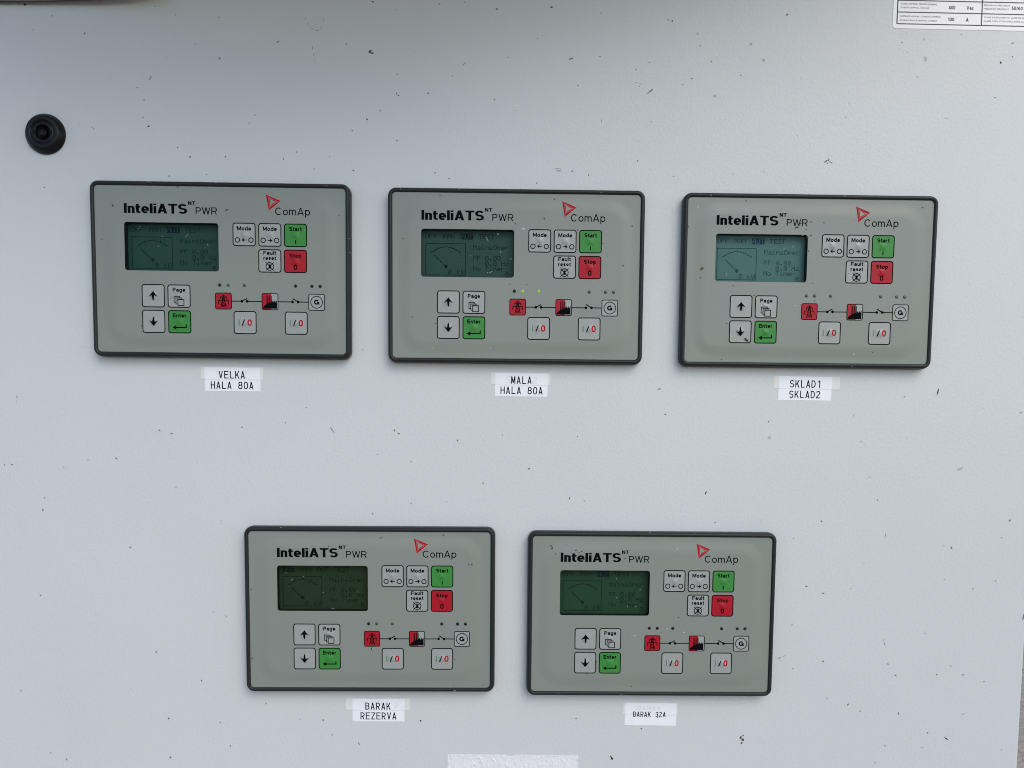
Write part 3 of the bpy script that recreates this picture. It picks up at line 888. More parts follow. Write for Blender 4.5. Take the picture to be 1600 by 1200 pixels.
# ------------------------------------------------------------------ document pouch, its lower edge showing at the top left
pc = empty('document_pouch', -360, 290, 0, 0)
tag(pc, 'clear plastic document pouch whose curled lower edge shows at the top left corner', 'pouch')
mb = MB()
base = [(-150, 0.0, 2), (0, 0.6, 3), (40, 1.1, 4), (70, 1.7, 6), (92, 3.0, 9), (106, 4.8, 12), (114, 7.5, 14), (119, 13, 14), (121, 22, 13), (121, 80, 9)]
front = [(x, y, hh + 0.9) for x, y, hh in base]
top_b = [(x, 82, 3) for x, y, hh in base]; top_f = [(x, 82, 3.9) for x, y, hh in base]
nB = len(base)
pts = base + front + top_b + top_f
fs = []
for i in range(nB - 1):
    fs += [(i, i + 1, nB + i + 1, nB + i), (nB + i, nB + i + 1, 3 * nB + i + 1, 3 * nB + i), (i, 2 * nB + i, 2 * nB + i + 1, i + 1)]
mb.add(pts, fs, M_PLASTIC)
mb.build('pouch_sheet', pc)
mb = MB()
rim = [[(x, y - 0.5, hh - 0.3) for x, y, hh in base], [(x, y + 0.5, hh + 1.3) for x, y, hh in base]]
mb.add(rim[0] + rim[1], [(i, i + 1, nB + i + 1, nB + i) for i in range(nB - 1)], M_PURPLE)
mb.build('pouch_rim', pc)

# ------------------------------------------------------------------ dirt
rng = random.Random(7)
dirt = MB()
def fleck(x, y, a, ln, wd, m, h0=0.0, hgt=0.18):
    n_ = 7
    ca, sa = math.cos(a), math.sin(a)
    pts = []
    for i in range(n_):
        t = 2 * PI * i / n_
        k = 0.7 + 0.5 * rng.random()
        u, v = ln / 2 * math.cos(t) * k, wd / 2 * math.sin(t) * k
        pts.append((x + u * ca - v * sa, y + u * sa + v * ca, h0 + 0.01))
    pts.append((x, y, h0 + hgt))
    dirt.add(pts, [(i, (i + 1) % n_, n_) for i in range(n_)], m)
FLECKS = [
(-321.4, 283.1, 0, 1.41, 1.41, 'g'),(-335.7, 273.2, 0, 1.41, 1.17, 'l'),(-298.9, 271.4, 60, 2.11, 0.7, 'd'),(-340.5, 290.4, 20, 2.82, 1.65, 'd'),(-344.5, 291.3, 0, 1.17, 0.94,
    'd'),(-248.9, 290.7, 0, 0.94, 0.94, 'd'),(-234.5, 285.2, 0, 0.94, 0.7, 'd'),(-162.0, 267.7, 30, 2.11, 0.94, 'd'),(-96.3, 261.9, 10, 2.11, 1.88, 'b'),(-94.5, 261.1, 0, 1.65,
    1.41, 'b'),(-95.4, 262.8, 0, 1.17, 1.17, 'b'),(-203.7, 255.8, 0, 1.41, 1.41, 'd'),(-253.2, 241.5, 80, 2.82, 0.7, 'g'),(-254.1, 240.4, 10, 2.35, 0.47, 'g'),(-252.3, 242.2, 140,
    2.11, 0.47, 'g'),(-262.7, 234.5, 0, 0.94, 0.7, 'd'),(-28.8, 254.6, 45, 3.76, 0.7, 'g'),(-76.8, 246.7, 0, 1.17, 0.94, 'd'),(-75.9, 232.0, 0, 2.11, 0.7, 'd'),(-77.1, 233.3, 90,
    1.88, 0.7, 'd'),(-98.5, 214.9, 0, 1.41, 1.17, 'd'),(-109.2, 206.9, 0, 1.41, 1.41, 'g'),(-77.1, 200.4, 50, 1.17, 0.94, 'd'),(-226.0, 186.7, 0, 1.41, 1.17, 'd'),(-200.5, 187.1,
    0, 0.94, 0.94, 'd'),(-234.8, 192.9, 0, 1.17, 0.94, 'd'),(-255.3, 207.8, 0, 1.88, 0.94, 'd'),(-259.1, 213.8, 120, 1.65, 0.7, 'd'),(-295.1, 205.9, 130, 2.35, 0.47, 'g'),(-294.3,
    205.0, 60, 1.41, 0.47, 'g'),(-108.6, 178.9, 150, 1.65, 0.94, 'd'),(-136.8, 179.6, 30, 1.65, 1.17, 'l'),(-89.1, 221.1, 70, 1.88, 0.7, 'd'),(-158.9, 186.1, 0, 1.17, 0.94,
    'd'),(-149.4, 191.2, 0, 1.17, 0.7, 'd'),(-241.2, 173.0, 0, 1.17, 0.94, 'd'),(-331.2, 163.6, 0, 1.17, 0.94, 'd'),(-220.6, 265.2, 0, 0.94, 0.7, 'd'),(-241.7, 255.4, 0, 0.94, 0.7,
    'd'),(-113.2, 267.0, 0, 0.94, 0.94, 'd'),(-54.5, 233.9, 0, 1.17, 0.94, 'd'),(-6.7, 229.9, 10, 1.65, 0.7, 'd'),(-39.1, 174.2, 20, 1.41, 0.7, 'd'),(-258.1, 226.1, 0, 1.17, 0.94,
    'g'),(-178.9, 216.6, 0, 0.94, 0.7, 'd'),(-142.0, 284.1, 100, 2.35, 0.38, 'g'),(-140.5, 280.4, 110, 3.29, 0.38, 'g'),(-137.5, 277.2, 150, 3.29, 0.38, 'g'),(-134.1, 275.9, 0,
    1.88, 0.47, 'd'),(-131.2, 278.2, 60, 3.29, 0.35, 'g'),(-129.1, 283.9, 85, 3.76, 0.35, 'g'),(-137.2, 263.9, 95, 3.29, 0.38, 'g'),(-136.6, 259.5, 95, 3.29, 0.38, 'g'),(-135.7,
    254.7, 95, 3.76, 0.42, 'g'),(-77.9, 291.4, 0, 1.41, 1.17, 'l'),(-46.8, 295.9, 0, 1.17, 1.17, 'g'),(-94.1, 296.4, 0, 1.88, 0.94, 'd'),(-5.6, 293.0, 0, 2.11, 1.17, 'd'),(-64.4,
    262.9, 0, 1.41, 0.94, 'l'),(-183.2, 210.9, 90, 1.88, 0.94, 'l'),(-125.6, 188.2, 0, 0.94, 0.7, 'd'),(-214.5, 174.5, 0, 0.94, 0.7, 'd'),(2.9, 259.5, 0, 0.94, 0.7, 'd'),(-49.3,
    177.9, 20, 1.65, 0.7, 'd'),(-37.0, 246.0, 0, 0.94, 0.7, 'd'),(-215.2, 273.7, 0, 1.17, 0.94, 'l'),(-234.5, 272.9, 0, 1.17, 0.7, 'l'),(-203.7, 283.8, 0, 0.94, 0.7, 'd'),(-282.1,
    239.9, 0, 0.94, 0.7, 'l'),(-304.2, 282.7, 0, 0.94, 0.7, 'l'),(33.8, 295.0, 20, 1.88, 1.17, 'd'),(69.3, 291.4, 0, 0.94, 0.94, 'd'),(47.9, 259.4, 30, 2.82, 1.41, 'g'),(49.0,
    259.8, 30, 1.41, 0.94, 'd'),(104.6, 236.6, 40, 2.82, 0.56, 'd'),(106.0, 237.9, 40, 3.29, 0.7, 'd'),(107.3, 238.6, 50, 2.11, 0.59, 'b'),(95.6, 243.8, 0, 2.35, 0.47, 'g'),(98.9,
    242.8, 30, 1.88, 0.47, 'g'),(97.8, 241.0, 0, 1.17, 0.47, 'd'),(105.0, 257.8, 15, 2.35, 0.7, 'g'),(177.9, 271.7, 30, 2.35, 0.7, 'd'),(203.7, 292.6, 30, 1.65, 0.94, 'd'),(360.7,
    261.9, 110, 2.11, 1.41, 'd'),(287.9, 274.8, 0, 0.94, 0.94, 'd'),(236.2, 190.4, 20, 2.11, 1.17, 'b'),(237.8, 191.1, 30, 1.41, 0.94, 'b'),(238.8, 189.7, 0, 1.65, 1.17,
    'r'),(235.0, 189.5, 30, 1.17, 0.94, 'b'),(237.3, 192.0, 0, 1.17, 0.7, 'r'),(236.7, 188.8, 0, 1.17, 0.7, 'r'),(240.0, 189.3, 0, 0.94, 0.94, 'b'),(39.7, 182.1, 3, 5.17, 0.47,
    'g'),(40.7, 180.6, 3, 5.17, 0.56, 'd'),(62.2, 177.9, 0, 1.17, 0.94, 'd'),(50.2, 180.5, 30, 1.41, 0.94, 'd'),(97.9, 188.6, 60, 1.65, 0.7, 'd'),(24.7, 171.7, 0, 1.41, 1.17,
    'g'),(251.5, 231.4, 150, 2.82, 0.56, 'l'),(322.3, 222.1, 170, 2.82, 0.56, 'g'),(249.0, 221.7, 0, 1.17, 0.7, 'g'),(53.5, 240.9, 0, 1.41, 1.17, 'g'),(149.8, 259.2, 0, 1.17, 0.94,
    'd'),(171.4, 249.9, 0, 1.17, 0.94, 'd'),(139.3, 278.4, 0, 1.65, 1.65, 'l'),(305.5, 263.3, 0, 2.82, 3.76, 'l'),(187.4, 260.9, 0, 2.82, 2.82, 'l'),(303.7, 277.3, 60, 2.82, 1.41,
    'l'),(368.8, 275.5, 30, 2.82, 0.94, 'g'),(95.4, 252.8, 0, 1.17, 0.94, 'd'),(71.1, 216.3, 90, 2.35, 0.47, 'g'),(117.8, 287.6, 0, 1.65, 0.94, 'g'),(120.8, 286.8, 100, 1.41, 0.94,
    'd'),(141.3, 270.0, 0, 0.94, 0.94, 'd'),(69.1, 261.3, 0, 0.94, 0.7, 'd'),(40.1, 274.6, 0, 0.94, 0.7, 'l'),(24.0, 273.2, 0, 0.94, 0.94, 'g'),(129.5, 242.8, 0, 1.17, 0.7,
    'd'),(135.9, 246.9, 40, 1.41, 0.7, 'd'),(107.4, 216.2, 0, 0.94, 0.7, 'd'),(124.6, 177.9, 0, 0.94, 0.7, 'd'),(167.7, 180.3, 0, 1.41, 0.94, 'l'),(368.9, 266.1, 0, 0.94, 1.17,
    'd'),(215.7, 248.2, 0, 1.17, 0.94, 'l'),(300.0, 250.8, 90, 1.88, 1.17, 'l'),(330.8, 280.9, 0, 1.17, 0.94, 'g'),(153.0, 235.1, 0, 3.29, 2.35, 'l'),(190.2, 182.0, 0, 0.94, 0.7,
    'd'),(358.0, 237.1, 0, 1.17, 0.7, 'd'),(-356.0, 13.0, 120, 3.29, 0.7, 'g'),(-125.2, -9.1, 125, 6.58, 0.52, 'd'),(-144.2, 7.3, 0, 0.94, 0.7, 'd'),(-191.7, -7.8, 70, 1.41, 0.94,
    'd'),(-252.5, -10.7, 0, 1.17, 0.94, 'd'),(-243.4, -12.8, 0, 2.35, 0.59, 'd'),(-159.4, -4.2, 0, 0.94, 0.94, 'd'),(-284.8, -31.6, 0, 2.11, 0.94, 'd'),(-305.5, -33.0, 30, 1.41,
    0.94, 'g'),(-367.0, -37.3, 0, 0.94, 0.94, 'd'),(-361.3, -37.1, 150, 1.65, 0.94, 'd'),(-323.6, -38.6, 0, 0.94, 0.7, 'd'),(-241.2, -52.9, 90, 1.17, 0.7, 'd'),(-338.2, -61.4, 0,
    0.94, 1.17, 'd'),(-339.9, -70.7, 0, 1.17, 1.17, 'd'),(-276.1, -98.3, 30, 1.65, 0.94, 'd'),(-343.7, -135.1, 40, 1.65, 0.94, 'd'),(-66.6, -63.7, 0, 0.94, 0.94, 'd'),(-95.3,
    -71.4, 110, 1.65, 0.7, 'd'),(-66.6, -32.3, 30, 2.35, 0.61, 'g'),(-79.0, -9.1, 90, 1.65, 0.7, 'd'),(-75.9, -11.5, 0, 1.65, 0.94, 'd'),(-32.2, -16.1, 0, 1.17, 0.94, 'd'),(-40.1,
    -61.8, 0, 2.35, 0.47, 'l'),(-215.2, -146.8, 10, 2.11, 0.7, 'g'),(-205.7, -150.2, 140, 3.29, 0.7, 'g'),(-258.7, -177.9, 20, 1.65, 1.17, 'd'),(-225.1, -199.8, 70, 1.41, 0.94,
    'd'),(-360.8, -208.0, 90, 1.65, 0.94, 'g'),(-176.8, -217.4, 80, 1.65, 0.94, 'd'),(-133.5, -230.0, 0, 1.41, 1.17, 'd'),(-59.5, -230.2, 0, 1.65, 1.41, 'd'),(-106.1, -248.7, 120,
    2.58, 0.7, 'g'),(-204.2, -250.5, 110, 1.88, 0.7, 'd'),(-328.4, -261.5, 60, 1.88, 1.41, 'g'),(-340.3, -256.5, 0, 0.94, 0.94, 'd'),(-249.7, -259.7, 0, 1.65, 1.17, 'd'),(-250.5,
    -229.2, 100, 1.65, 0.94, 'd'),(-211.6, -232.0, 0, 0.94, 0.94, 'd'),(-126.8, -241.7, 0, 1.88, 0.94, 'd'),(-106.8, -248.0, 60, 1.88, 0.47, 'd'),(-143.0, -200.1, 0, 1.17, 0.7,
    'l'),(-291.5, 7.7, 0, 0.94, 0.7, 'l'),(-167.0, 10.1, 0, 0.94, 0.7, 'l'),(-187.8, -47.0, 0, 1.17, 0.7, 'l'),(-229.8, -76.1, 0, 1.17, 0.7, 'l'),(-303.0, -149.3, 0, 1.17, 0.94,
    'l'),(-278.1, -205.7, 0, 1.17, 0.94, 'l'),(-91.6, -27.1, 0, 0.94, 0.7, 'd'),(1.1, -11.9, 0, 0.94, 0.7, 'd'),(-12.9, -47.9, 0, 1.17, 0.94, 'd'),(-283.0, -25.2, 0, 0.94, 0.7,
    'l'),(117.4, 23.4, 10, 2.82, 0.94, 'd'),(326.4, 23.3, 80, 5.17, 1.17, 'd'),(301.3, 19.5, 40, 1.65, 0.94, 'g'),(122.4, 4.7, 0, 1.41, 0.94, 'd'),(200.0, -0.1, 0, 1.17, 0.94,
    'd'),(200.9, -12.0, 0, 3.29, 3.29, 'l'),(263.8, 5.3, 60, 3.29, 0.47, 'g'),(270.2, -14.2, 30, 1.88, 0.7, 'g'),(57.2, -12.1, 0, 0.94, 0.94, 'd'),(21.2, -36.8, 30, 1.88, 0.94,
    'd'),(51.9, -58.7, 60, 1.65, 0.94, 'd'),(154.4, -53.8, 70, 2.82, 0.94, 'd'),(63.0, -60.5, 50, 1.41, 0.94, 'g'),(162.1, -76.2, 20, 1.17, 0.7, 'd'),(242.6, -74.6, 0, 1.41, 1.17,
    'd'),(284.4, -58.3, 0, 1.41, 1.41, 'g'),(386.0, -73.0, 50, 2.11, 0.94, 'd'),(291.9, -84.7, 80, 3.76, 0.7, 'g'),(342.5, -94.2, 90, 2.11, 1.17, 'd'),(336.8, -92.5, 0, 1.17, 0.94,
    'g'),(221.9, -87.9, 0, 1.17, 0.7, 'g'),(196.7, -75.2, 80, 3.76, 0.47, 'l'),(233.0, -124.4, 10, 2.11, 0.94, 'd'),(246.1, -129.7, 150, 2.82, 0.8, 'd'),(223.0, -154.1, 40, 2.11,
    0.7, 'g'),(294.0, -165.6, 50, 3.29, 0.7, 'l'),(294.7, -168.6, 120, 3.29, 0.94, 'g'),(400.5, -147.6, 85, 6.11, 0.94, 'd'),(214.4, -180.0, 20, 3.29, 0.94, 'g'),(217.8, -178.5,
    30, 2.82, 0.7, 'l'),(298.1, -184.3, 120, 1.41, 0.94, 'd'),(304.4, -193.1, 0, 1.41, 1.17, 'd'),(336.1, -192.4, 0, 1.17, 0.94, 'd'),(356.6, -192.6, 0, 2.82, 0.8, 'd'),(346.6,
    -185.6, 140, 2.35, 0.7, 'g'),(247.9, -182.6, 50, 2.11, 0.94, 'd'),(268.5, -216.3, 60, 2.11, 0.94, 'd'),(278.1, -221.3, 110, 1.88, 0.7, 'd'),(308.0, -223.2, 80, 2.35, 0.7,
    'd'),(358.5, -223.3, 30, 3.29, 0.7, 'g'),(331.1, -238.3, 40, 1.65, 0.94, 'd'),(346.0, -242.9, 150, 3.76, 0.94, 'd'),(186.6, -242.7, 70, 2.82, 1.88, 'b'),(188.1, -244.4, 100,
    2.35, 2.11, 'b'),(187.2, -247.0, 60, 2.11, 1.41, 'b'),(188.2, -240.9, 50, 1.88, 0.94, 'd'),(298.4, -248.6, 120, 1.88, 0.94, 'g'),(327.6, -249.8, 0, 1.17, 0.94, 'd'),(87.5,
    -259.4, 110, 2.82, 2.11, 'd'),(86.4, -257.9, 0, 1.41, 1.17, 'd'),(109.6, -235.9, 0, 1.41, 0.94, 'd'),(122.0, -227.2, 100, 1.88, 0.94, 'd'),(291.6, -262.1, 50, 1.65, 0.94,
    'g'),(59.4, -228.0, 0, 1.17, 0.94, 'd'),(110.3, -254.3, 0, 1.17, 0.94, 'l'),(252.3, -211.6, 30, 1.41, 0.7, 'g'),(225.0, -188.4, 30, 1.88, 0.7, 'g'),(377.9, -119.2, 40, 1.88,
    0.61, 'd'),(389.7, -251.6, 60, 2.11, 0.59, 'g'),(304.9, -11.5, 0, 1.17, 0.94, 'l'),(346.0, -34.0, 30, 5.17, 2.35, 'l'),(267.3, -126.1, 0, 0.94, 0.7, 'd'),(360.6, -125.5, 0,
    1.17, 0.94, 'd'),(325.4, -160.5, 0, 1.17, 0.94, 'g'),(251.1, -87.0, 40, 1.65, 0.47, 'l'),(373.0, -197.8, 40, 1.41, 0.7, 'd'),(380.5, -86.0, 0, 0.94, 0.94, 'd'),(389.9, 8.5, 0,
    1.17, 0.94, 'd'),(276.3, -106.4, 0, 1.17, 0.7, 'g'),]
FACE_FLECKS = [(-278.9, 149.8, 0, 1.51, 1.37, 'd'),(-197.9, 147.7, 20, 2.74, 0.96, 'd'),(-198.3, 139.9, 0, 1.23, 1.23, 'g'),(-195.4, 134.8, 0, 1.23, 1.23, 'g'),(-187.0, 118.7, 0,
    1.23, 1.23, 'g'),(-117.6, 144.9, 0, 0.82, 0.82, 'd'),(-287.4, 125.7, 0, 0.82, 0.82, 'd'),(-232.5, 163.3, 0, 0.96, 1.1, 'd'),(-190.9, 135.8, 45, 1.65, 1.1, 'd'),(-188.3, 132.4,
    0, 1.1, 1.1, 'g'),(-161.2, 129.2, 0, 1.23, 1.23, 'g'),(-142.4, 133.9, 0, 1.1, 1.1, 'g'),(-238.8, 84.7, 0, 1.51, 1.51, 'r'),(-212.4, 103.2, 0, 0.96, 0.69, 'g'),(-156.0, 81.9, 0,
    0.82, 0.69, 'g'),(-256.2, 85.7, 0, 0.96, 0.69, 'd'),(-260.5, 64.7, 0, 1.1, 0.82, 'd'),(-226.6, 129.4, 45, 5.48, 0.55, 'p'),(-260.4, 134.5, 50, 4.66, 0.55, 'p'),(-212.0, 123.0,
    0, 1.23, 1.23, 'p'),(-247.1, 121.6, 0, 0.82, 0.82, 'p'),(-243.9, 128.5, 0, 0.96, 0.96, 'p'),(-64.1, 150.9, 0, 2.06, 1.51, 'g'),(30.0, 144.6, 0, 1.1, 1.1, 'd'),(37.2, 158.5, 0,
    0.96, 0.96, 'd'),(9.3, 140.9, 0, 1.1, 1.1, 'd'),(93.7, 140.2, 0, 1.23, 1.23, 'd'),(87.6, 112.0, 0, 1.1, 1.1, 'd'),(73.0, 127.5, 0, 0.82, 0.82, 'd'),(85.2, 149.9, 0, 0.82, 0.82,
    'g'),(-71.6, 129.2, 0, 0.96, 0.96, 'd'),(-65.1, 73.3, 0, 0.96, 0.96, 'd'),(-48.2, 68.8, 0, 0.96, 0.96, 'd'),(-45.2, 160.2, 90, 1.37, 0.69, 'd'),(5.5, 97.7, 0, 0.82, 0.69,
    'd'),(18.0, 97.4, 0, 0.82, 0.69, 'd'),(20.7, 97.6, 60, 1.1, 0.69, 'g'),(54.3, 136.9, 0, 0.96, 0.96, 'd'),(21.9, 136.0, 60, 2.74, 0.96, 'g'),(56.7, 151.6, 20, 2.74, 0.69,
    'g'),(59.5, 147.7, 60, 2.74, 0.69, 'g'),(14.9, 137.2, 0, 3.02, 1.37, 'l'),(-50.2, 51.1, 0, 1.1, 0.82, 'l'),(-8.2, 51.4, 0, 0.96, 0.82, 'l'),(85.1, 57.5, 0, 0.96, 0.96,
    'g'),(70.1, 45.6, 40, 1.37, 1.1, 'p'),(73.2, 43.9, 90, 1.92, 0.55, 'g'),(-3.3, 133.2, 0, 1.78, 1.78, 'p'),(-11.1, 129.6, 120, 4.66, 0.69, 'p'),(-1.3, 120.5, 0, 1.37, 1.23,
    'p'),(-8.2, 106.3, 30, 4.66, 0.69, 'p'),(-10.6, 105.8, 0, 1.37, 1.37, 'p'),(6.2, 115.7, 0, 1.37, 1.23, 'p'),(-23.1, 117.6, 0, 1.1, 0.69, 'p'),(145.0, 110.4, 30, 3.24, 1.62,
    'b'),(143.3, 111.3, 0, 1.89, 0.68, 'g'),(147.2, 107.4, 120, 4.59, 0.54, 'g'),(144.2, 104.0, 0, 0.95, 0.95, 'd'),(147.7, 96.7, 30, 1.62, 0.81, 'g'),(175.8, 159.0, 0, 0.95, 0.95,
    'd'),(304.8, 156.2, 0, 1.22, 1.22, 'd'),(134.5, 140.2, 0, 0.95, 0.95, 'd'),(133.6, 96.3, 80, 1.62, 0.95, 'd'),(213.4, 140.6, 20, 2.97, 1.35, 'd'),(214.8, 142.3, 0, 1.35, 1.08,
    'b'),(223.7, 144.8, 0, 1.08, 1.08, 'd'),(224.0, 135.1, 30, 1.62, 1.08, 'd'),(221.5, 133.9, 0, 1.22, 1.22, 'd'),(216.1, 143.7, 0, 1.22, 1.08, 'd'),(220.3, 139.1, 0, 1.08, 0.95,
    'b'),(233.1, 144.5, 0, 0.95, 0.95, 'd'),(218.4, 135.8, 40, 2.7, 0.81, 'g'),(222.6, 124.0, 0, 1.08, 1.08, 'd'),(226.1, 101.1, 0, 0.95, 0.95, 'd'),(168.3, 98.9, 0, 0.95, 0.95,
    'd'),(210.3, 49.7, 80, 4.05, 1.08, 'p'),(210.3, 48.4, 10, 4.05, 0.81, 'p'),(211.4, 47.0, 0, 1.89, 0.68, 'g'),(161.3, 45.2, 0, 0.95, 0.95, 'd'),(272.7, 51.6, 0, 0.81, 0.81,
    'd'),(258.9, 50.0, 0, 1.08, 1.08, 'l'),(279.9, 46.6, 0, 0.95, 0.95, 'g'),(149.4, 57.3, 0, 0.95, 0.95, 'g'),(228.4, 94.5, 80, 2.7, 0.68, 'g'),(228.2, 88.3, 0, 1.35, 0.68,
    'd'),(234.3, 94.8, 0, 0.95, 0.68, 'g'),(294.9, 111.6, 0, 0.81, 0.81, 'g'),(282.6, 128.8, 0, 0.81, 0.81, 'g'),(164.4, 71.2, 0, 0.95, 0.95, 'd'),(183.8, 91.8, 0, 0.95, 0.95,
    'd'),(252.7, 108.5, 0, 1.08, 0.68, 'd'),(252.4, 135.0, 0, 0.95, 0.68, 'd'),(255.3, 71.6, 0, 1.22, 0.54, 'g'),(214.4, 84.7, 0, 1.08, 0.81, 'l'),(201.5, 139.4, 20, 1.89, 0.95,
    'g'),(141.2, 154.4, 0, 0.95, 0.95, 'l'),(163.3, 106.9, 90, 3.24, 0.68, 'p'),(211.3, 127.2, 40, 3.24, 0.81, 'p'),(204.7, 125.2, 0, 1.35, 1.35, 'p'),(-126.8, -95.4, 70, 1.27,
    0.89, 'd'),(-184.2, -127.9, 80, 1.27, 0.89, 'd'),(-184.3, -180.1, 0, 1.27, 1.27, 'b'),(-88.3, -88.6, 30, 1.78, 0.76, 'd'),(-57.4, -83.8, 0, 0.89, 0.89, 'd'),(-41.9, -86.4, 0,
    1.02, 1.15, 'd'),(-23.0, -107.9, 0, 1.15, 1.15, 'd'),(-20.7, -108.0, 0, 1.15, 1.15, 'd'),(-38.4, -117.8, 80, 1.78, 0.64, 'd'),(-69.1, -145.2, 140, 2.8, 0.64, 'g'),(-61.3,
    -197.4, 80, 1.53, 0.51, 'g'),(-34.0, -198.2, 95, 7.64, 0.51, 'p'),(-33.2, -204.3, 0, 1.78, 1.27, 'p'),(-95.5, -172.0, 80, 1.78, 0.76, 'd'),(-95.0, -173.5, 100, 1.53, 0.51,
    'd'),(-109.3, -90.7, 0, 1.02, 0.76, 'g'),(-131.9, -156.9, 0, 1.27, 0.76, 'd'),(-128.8, -169.1, 60, 1.15, 0.76, 'b'),(-33.0, -180.0, 0, 1.02, 1.02, 'd'),(-105.4, -129.3, 90,
    1.27, 0.51, 'p'),(-124.1, -141.9, 10, 3.05, 0.76, 'p'),(-154.1, -120.5, 0, 1.53, 1.15, 'p'),(-145.7, -117.9, 0, 1.02, 1.02, 'p'),(-158.5, -114.9, 0, 1.02, 1.02, 'p'),(-131.1,
    -129.9, 0, 1.02, 1.02, 'p'),(-62.9, -135.0, 0, 1.15, 0.89, 'g'),(38.8, -95.2, 80, 2.29, 1.53, 'b'),(37.8, -93.6, 20, 2.04, 0.76, 'd'),(41.3, -99.7, 70, 1.27, 0.76, 'd'),(56.6,
    -96.9, 0, 1.53, 1.02, 'd'),(61.0, -97.6, 0, 1.15, 1.02, 'd'),(59.2, -98.7, 0, 0.89, 0.89, 'd'),(93.7, -102.6, 0, 1.15, 1.15, 'd'),(49.0, -92.2, 0, 1.78, 1.53, 'p'),(174.6,
    -105.1, 50, 2.04, 0.64, 'g'),(136.3, -146.7, 10, 1.78, 1.15, 'g'),(134.5, -147.1, 60, 1.15, 0.89, 'd'),(132.4, -95.5, 0, 1.02, 0.89, 'l'),(138.9, -158.6, 0, 1.53, 1.02,
    'l'),(101.7, -161.3, 0, 1.02, 0.89, 'l'),(149.9, -176.9, 0, 1.78, 1.53, 'p'),(99.9, -200.2, 0, 1.02, 1.02, 'd'),(151.1, -202.2, 0, 1.4, 1.4, 'p'),(196.3, -195.6, 0, 0.89, 0.89,
    'g'),(39.6, -191.8, 0, 1.02, 0.76, 'g'),(143.4, -92.6, 60, 2.04, 0.51, 'g'),(193.7, -95.8, 20, 1.78, 0.89, 'p'),(169.5, -98.9, 30, 1.78, 0.76, 'p'),(77.4, -186.5, 0, 1.15,
    0.89, 'g'),(66.5, -190.6, 0, 1.02, 0.76, 'd'),(73.4, -181.8, 90, 1.53, 0.64, 'd'),(126.5, -156.1, 0, 1.02, 1.02, 'l'),(87.3, -118.1, 40, 1.27, 1.27, 'p'),(87.8, -132.5, 80,
    1.78, 0.89, 'p'),(96.0, -139.0, 90, 2.29, 0.64, 'p'),(102.2, -139.0, 80, 2.04, 0.64, 'p'),(105.2, -126.5, 10, 2.29, 0.64, 'p'),(167.5, -121.5, 0, 1.15, 1.15, 'g'),(128.9,
    -131.7, 0, 1.15, 0.64, 'g'),]
DM = {'d': M_DIRT, 'g': M_GREYD, 'l': M_FAINT, 'b': M_BROWN, 'r': M_RUST, 'p': M_PALE}
for x, y, a, ln, wd, k in FLECKS:
    fleck(x, y, R(a), ln, wd * 1.05, DM[k], 0.0, 0.03 if k == 'l' else 0.2)
for x, y, a, ln, wd, k in FACE_FLECKS:
    fleck(x, y, R(a), ln * (0.8 if k == 'p' else 1.1), wd * (0.75 if k == 'p' else 1.1), DM[k], HF + 0.02, 0.14)
def scatter(n_, x0, x1, y0, y1, h0, mats, smin, smax):
    for _ in range(n_):
        s = smin + (smax - smin) * rng.random() ** 2.5
        el = 1 + 2.2 * rng.random() ** 3
        fleck(rng.uniform(x0, x1), rng.uniform(y0, y1), rng.uniform(0, PI), s * el, s, rng.choice(mats), h0, 0.12)
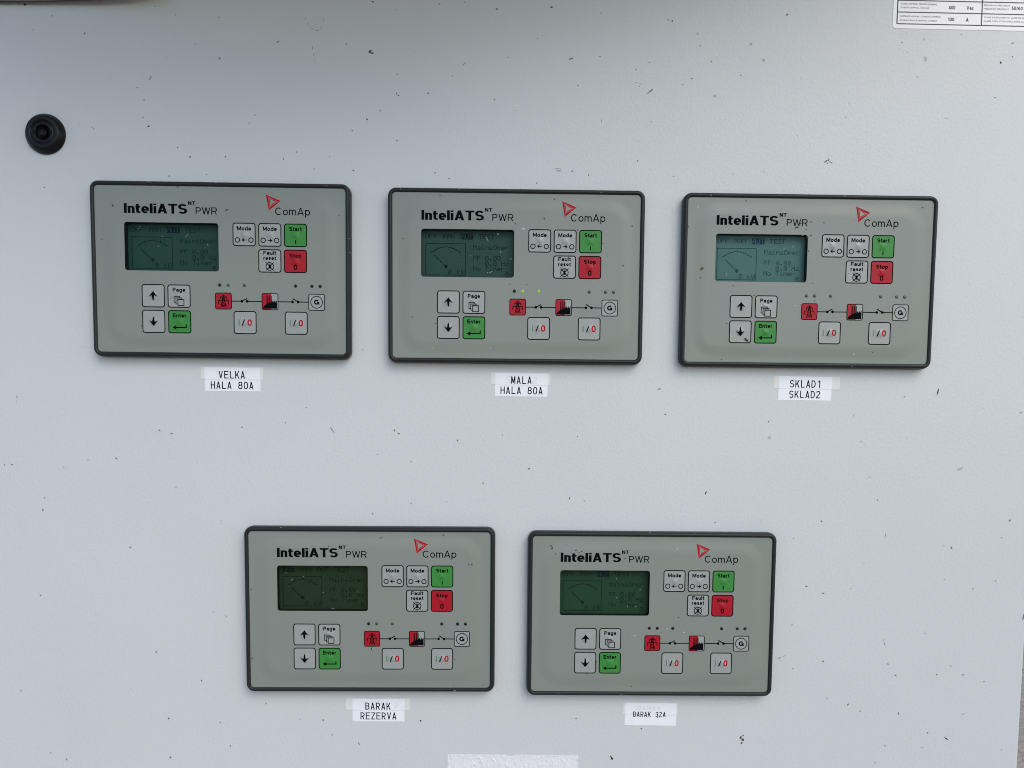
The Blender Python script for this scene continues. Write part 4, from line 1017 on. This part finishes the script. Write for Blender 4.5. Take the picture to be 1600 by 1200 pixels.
for x, y, a, ln, wd in [(-253.2, 166.4, 0, 1.88, 0.67),
    (-251.6, 166.0, 20, 1.07, 0.54),
    (-204.9, 166.3, 0, 2.15, 0.67),
    (-126.2, 165.3, 0, 1.07, 0.67),
    (-127.9, 165.5, 0, 0.67, 0.54),
    (-110.3, 128.4, 20, 2.15, 0.4),
    (-109.8, 118.4, 0, 0.94, 0.94),
    (-238.6, 166.7, 0, 0.81, 0.54),
    (-73.2, 163.8, 90, 1.88, 0.4),
    (-31.4, 163.8, 0, 1.34, 0.54),
    (4.8, 163.5, 0, 0.94, 0.54),
    (70.6, 163.2, 0, 1.07, 0.54),
    (149.9, 162.4, 60, 1.59, 1.06),
    (246.4, 163.3, 60, 1.59, 0.66),
    (247.5, 163.0, 0, 1.06, 0.66),
    (257.4, 41.0, 0, 1.19, 0.53),
    (185.6, 163.7, 0, 0.79, 0.53),
    (-57.7, -80.1, 0, 1.0, 0.62),
    (-161.6, -81.2, 0, 1.74, 0.5),
    (-73.0, -80.2, 0, 0.75, 0.5),
    (-33.1, -203.8, 0, 1.74, 1.12),
    (-32.5, -199.4, 90, 3.24, 0.5),
    (-25.7, -79.6, 0, 0.87, 0.5),
    (111.2, -82.8, 0, 1.49, 0.75),
    (92.4, -206.0, 0, 1.12, 0.62),
    (44.6, -205.3, 0, 1.0, 0.5),
    (144.8, -83.6, 0, 0.75, 0.5),
    (58.4, -81.9, 0, 1.25, 0.5)]:
    fleck(x, y, R(a), ln * 0.9, wd * 0.8, M_GREYD, 8.25, 0.12)     # scuffs and dust on the bezels
scatter(110, -360, 400, -268, 300, 0.0, [M_DIRT, M_GREYD, M_GREYD, M_FAINT, M_BROWN], 0.3, 0.7)
do = dirt.build('dirt')
do.location = (0, 0, Z0)
tag(do, 'tiny dark specks and flecks of dirt scattered over the door', None, kind='stuff')

# a brown seed stuck on the down-arrow key of the top right controller
sd = MB()
rgs = []
for k in range(7):
    t = k / 6
    q = 0.75 * math.sin(PI * (0.08 + 0.88 * t)) * (1.15 - 0.5 * t)
    rgs.append([(-2.0 + 4.0 * t, q * math.cos(2 * PI * i / 10), 0.6 + 0.6 * q * math.sin(2 * PI * i / 10)) for i in range(10)])
sd.rings(rgs, M_SEED, close=True)
so = sd.build('seed', smooth=True)
so.location = V(179.3, 59.6, HF + 0.05) + Vector((0, 0, Z0)); so.rotation_euler = (0, R(38), 0)
tag(so, 'brown seed stuck at the down arrow key of the controller with reflection-paled screen', 'seed')
